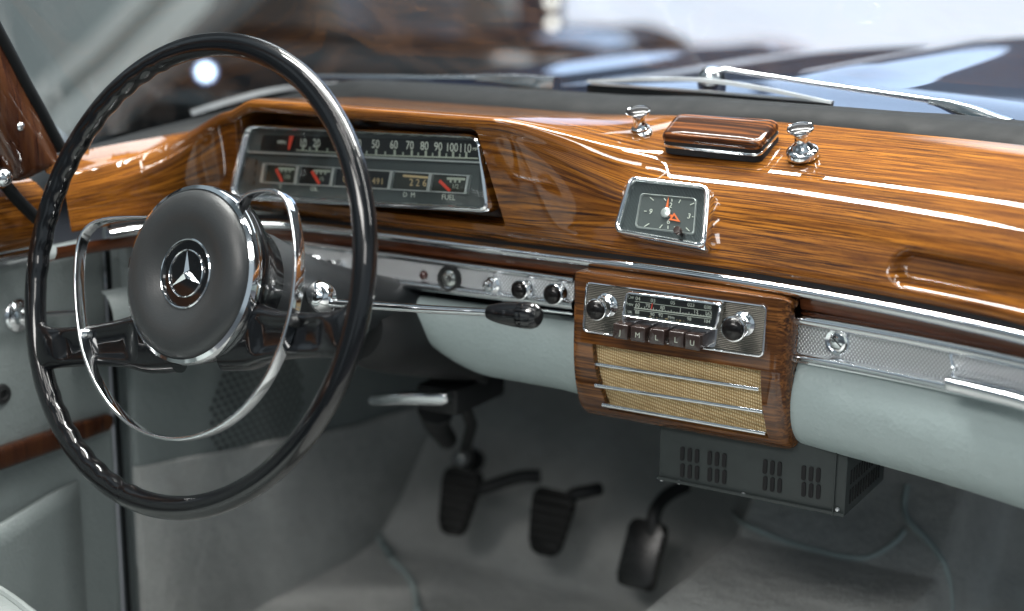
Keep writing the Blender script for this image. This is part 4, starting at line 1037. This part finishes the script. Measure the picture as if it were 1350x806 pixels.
# ================================================================== SHOWROOM BACKGROUND
def struct(o): o['kind'] = 'structure'; return o
GZ = -.86
struct(MB().box((0, 3, GZ-.05), (40, 40, .1)).build('ground', 'showroom_concrete'))
wall = struct(MB().box((-4, 12.2, 1.6), (40, .2, 5)).build('showroom_wall', 'dark_plaster'))
def at_y(px, py, y): return PY(px, py, y)
a, c = at_y(735, 60, 9.), at_y(1700, 60, 9.)
win = thing('shop_window', 'tall overexposed daylight shop window filling the background at right', 'window', T((a.x+c.x)/2, 9.05, 1))
MB().box((0, .03, -1.28), (c.x-a.x, .02, .84)).build('pane', 'lit_window', win)
m_ = at_y(962, 10, 8.9); MB().box((0, .0, -.23), (c.x-a.x, .10, 1.06)).build('reflected_dark_band', 'dark_plaster', win)  # unseen dark band, added to darken the reflection on the far bonnet
MB().box((0, .03, 1.25), (c.x-a.x, .02, 3.2)).build('reflected_pane', 'reflected_glow', win)  # unseen glowing pane, added to whiten the reflection on the near bonnet
b = MB()
for x in (m_.x-(a.x+c.x)/2, a.x-(a.x+c.x)/2, 2.6): b.box((x, -.02, 1.55), (.12, .06, 2.2))
b.build('mullion', 'black_matt', win)
# parked dark brown car across the hall
pc = thing('parked_car', 'blurred dark brown parked car beyond the windscreen', 'car'); A = at_y(727, 60, 3.6); o = V((A.x-2.1, 3.6, GZ)); pc.matrix_world = Matrix.Translation(o)
zb = at_y(600, 32, 3.6).z-GZ
def carpt(i, j):
    u = i/50; x = 2.1-4.2*u; ang = j/12
    hh = zb-.04-.16*smoothstep(.55, 1., u)-.05*smoothstep(.06, 0, u)
    prof = [(.0, .22), (-.06, .35), (-.08, .55), (-.05, .72), (.0, .86), (.10, .95), (.35, 1.0), (.8, 1.0), (1.25, 1.0), (1.5, .95), (1.6, .8), (1.66, .5), (1.6, .22)]
    d, z = prof[j]; end = .35*(1-math.sin(min(1, min(u, 1-u)/.05)*math.pi/2))
    return V((x, d+end*(.8-d), z*hh))
MB().grid(carpt, 51, 13).build('body', 'brown_paint', pc, 60)
b = MB(); 
def cab(i, j):
    u = i/20; P = [(.12, 0), (.30, .50), (.55, .56), (1.05, .56), (1.3, .5), (1.45, 0)]; d, z = P[j]
    return V((1.2-2.4*u+(.0 if z == 0 else .25*(1 if u < .5 else -1)*-1*(1-min(1, min(u, 1-u)/.3))), d, zb-.05+z*math.sin(min(1, min(u, 1-u)/.12)*math.pi/2)))
MB().grid(cab, 21, 6).build('cabin', 'dial_grey', pc, 50)
MB().tube([V((2.0-4.0*k/12, -.075, zb*.62)) for k in range(13)], .02, 8).build('chrome_moulding', 'chrome_worn', pc)
for xw in (1.3, -1.35): MB().lathe([(0, .08), (.18, .09), (.20, .11), (.31, .10), (.33, .03), (.33, -.1)], Matrix.Translation(V((xw, .02, .33))) @ rot_to(-Y0), 32).build('wheel', 'rubber', pc)
for px_, py_ in ((735, 3), (736, 31)): q = at_y(px_-8, py_, 3.52)-o; MB().lathe([(0, .015), (.015, .01), (.02, 0)], Matrix.Translation(q) @ rot_to(V((.5, -1, .2))), 16).build('bright_spot', 'spot_warm', pc)  # small glowing discs drawn for two blurred highlights at the car's end
# far red car
fc = thing('red_car', 'tiny blurred red car far off in front of the bright window', 'car'); o = at_y(905, 75, 7.); o.z = GZ; fc.matrix_world = Matrix.Translation(o); hz_ = at_y(905, 62, 7.).z-GZ
def fcp(i, j):
    u = i/16; P = [(0, .15), (-.04, .4), (0, .7), (.1, 1), (.9, 1), (1, .7), (1, .15)]; d, z = P[j]
    return V((.32-.64*u, d*1.4, z*hz_*(.85+.15*math.sin(u*math.pi))))
MB().grid(fcp, 17, 7).build('body', 'tail_lens', fc)
MB().box((.0, .0, hz_*.5), (.5, .05, .08), None, .02).build('bumper', 'chrome_worn', fc)
# left side of the hall: slanted partition, pillar, lamp, added blue glow
PYd = 2.6
pts = [at_y(x, y, PYd) for x, y in ((-260, -300), (440, -300), (285, -4), (195, 86), (62, 196), (-60, 330), (-260, 330))]
o = pts[3].copy()
part = thing('partition', 'pale grey slanted partition wall left of the windscreen view', 'partition', Matrix.Translation(o))
Mx = Matrix(((1, 0, 0, 0), (0, 0, -1, 0), (0, 1, 0, 0), (0, 0, 0, 1)))
MB().prism([((p-o).x, (p-o).z) for p in reversed(pts)], -.25, .0, Mx, .02).build('wall_slab', 'grey_plaster', part)
b = MB(); q = [(p-o) for p in pts[1:6]]
b.sweep([V((p.x, -.03, p.z)) for p in q], [(-.05, -.05), (.05, -.05), (.05, .05), (-.05, .05)], V((0, 1, 0))); 
b.sweep([V((p.x-.22, -.01, p.z+.05)) for p in q], [(-.035, -.03), (.035, -.03), (.035, .03), (-.035, .03)], V((0, 1, 0))); b.build('edge_rail', 'pale_plaster', part)
p = at_y(340, 60, 6.); col2 = tag(MB().box((p.x, 6., 1.), (.22, .22, 3.72), None, .02).build('pillar', 'grey_plaster'), 'light grey square pillar behind the steering wheel rim', 'pillar')
lp = thing('spotlight', 'round glaring blue white spotlight left of the instrument hood', 'spotlight'); o = at_y(271, 95, 2.5); lp.matrix_world = Matrix.Translation(o)
MB().lathe([(0, .008), (.014, .007), (.020, .003)], rot_to(V((.6, -.8, 0))), 24).build('lens', 'lamp_glow', lp)
MB().lathe([(.0202, .0028), (.0285, .001)], rot_to(V((.6, -.8, 0))), 24).build('halo_ring', 'halo_blue', lp)  # glowing ring stands in for the blue halo round the lamp
MB().lathe([(.029, .004), (.033, .0), (.034, -.06), (.03, -.10), (0, -.11)], rot_to(V((.6, -.8, 0))), 24).build('housing', 'black_matt', lp)
MB().tube([V((0, .05, -.08)), V((0, .08, -.5)), V((0, .08, GZ-o.z))], .02, 10).build('stand', 'black_matt', lp)
p = at_y(450, 32, 5.5); sc_ = thing('blue_glow_patch', 'blurred glowing blue patch added above the parked car', 'glowing patch', Matrix.Translation(p))
MB().box((0, 0, 0), (.26, .03, .12), None, .005).build('panel', 'patch_blue', sc_); MB().box((0, .03, 0), (.28, .03, .14), None, .005).build('back_shell', 'black_matt', sc_)  # glowing panel and shell added for a blurred blue patch, no known screen
MB().tube([V((0, .03, -.05)), V((0, .03, GZ-p.z))], .025, 8).build('stand', 'black_matt', sc_)
p = at_y(560, 12, 8.); wl = tag(MB().box((p.x, 8., p.z+.05), (1.5, .1, .30), None, .02).build('wall_panel', 'pale_plaster'), 'pale horizontal wall panel behind the brown parked car', 'wall panel')
# ================================================================== LIGHT
W = bpy.data.worlds.new('World'); scn.world = W; W.use_nodes = True
wt = W.node_tree; bg = wt.nodes['Background']; bg.inputs[1].default_value = 1
tc = wt.nodes.new('ShaderNodeTexCoord'); wn = wt.nodes.new('ShaderNodeTexNoise'); wn.inputs['Scale'].default_value = 1.7; wn.inputs['Detail'].default_value = 1.5
wt.links.new(tc.outputs['Generated'], wn.inputs['Vector'])
wr = wt.nodes.new('ShaderNodeValToRGB'); we = wr.color_ramp.elements; we[0].position = .50; we[0].color = (.10, .125, .14, 1); we[1].position = .58; we[1].color = (.38, .45, .50, 1)
wt.links.new(wn.outputs['Fac'], wr.inputs[0]); we[0].position = .46; we[1].position = .53
ws = wt.nodes.new('ShaderNodeSeparateXYZ'); wt.links.new(tc.outputs['Generated'], ws.inputs[0])
wm = wt.nodes.new('ShaderNodeMapRange'); wm.inputs['From Min'].default_value = -.15; wm.inputs['From Max'].default_value = .45; wm.inputs['To Min'].default_value = 1.; wm.inputs['To Max'].default_value = .16
wt.links.new(ws.outputs['Y'], wm.inputs['Value'])
wx = wt.nodes.new('ShaderNodeVectorMath'); wx.operation = 'SCALE'; wt.links.new(wr.outputs[0], wx.inputs[0]); wt.links.new(wm.outputs[0], wx.inputs['Scale']); wt.links.new(wx.outputs[0], bg.inputs[0])
def area(loc, tgt, sx_, sy_, pw, colr=(1, 1, 1)):
    l = bpy.data.lights.new('ceiling_or_fill_lamp', 'AREA'); l.shape = 'RECTANGLE'; l.size = sx_; l.size_y = sy_; l.energy = pw; l.color = colr
    o = bpy.data.objects.new('ceiling_or_fill_lamp', l); COL.objects.link(o); o.location = loc
    d = (V(tgt)-V(loc)).normalized(); o.rotation_euler = d.to_track_quat('-Z', 'Y').to_euler(); return o
for x, y, z, tx, ty, sx_, sy_, p in [(-.1, .40, 2.1, .1, .05, 2.4, .12, 112), (.1, -.10, 2.3, .1, .0, 1.6, .10, 24), (.0, 1.0, 2.0, .2, .2, 2.4, .14, 100), (-.2, -.55, 2.2, .3, .0, 1.5, .05, 7), (-.3, -1.0, 2.2, .2, .0, 1.5, .05, 8), (-.1, -1.7, 2.1, .2, .0, 1.2, .05, 6),
        (1.9, .1, 2.1, .3, 0, .16, 1.6, 26), (-.2, -2.6, 1.9, -.2, .1, 1.5, .5, 40), (1.2, -2.8, 1.7, .2, .1, .9, .4, 9)]:  # last two are unseen rear fill lamps, added to brighten the footwell
    area((x, y, z), (tx, ty, 0), sx_, sy_, p, (1, .97, .93))
area((-2.5, 4., 3.2), (-2.5, 4., 0), 3, 1.2, 60, (.9, .95, 1)); area((0.5, 5.5, 3.2), (0.5, 5.5, 0), 3, 1.5, 60, (.85, .92, 1))
area((-2.6, .6, 1.8), (-3.6, 2.6, .3), 1.0, 1.0, 12, (.9, .97, 1))
# ================================================================== CAMERA
cd = bpy.data.cameras.new('camera'); cam = bpy.data.objects.new('camera', cd); COL.objects.link(cam)
cam.matrix_world = Matrix(((RT.x, UP.x, -FW.x, CAM.x), (RT.y, UP.y, -FW.y, CAM.y), (RT.z, UP.z, -FW.z, CAM.z), (0, 0, 0, 1)))
cd.sensor_width = 36; cd.sensor_fit = 'HORIZONTAL'; cd.lens = FPX/1350*36; cd.clip_start = .02; cd.clip_end = 200
cd.dof.use_dof = True; cd.dof.focus_distance = 1.33; cd.dof.aperture_fstop = 2.5
scn.camera = cam
scn.view_settings.view_transform = 'Standard'; scn.view_settings.look = 'None'; scn.view_settings.exposure = 0; scn.view_settings.gamma = 1
scn.render.engine = 'CYCLES'; scn.cycles.use_denoising = True; scn.cycles.max_bounces = 8; scn.cycles.transparent_max_bounces = 12
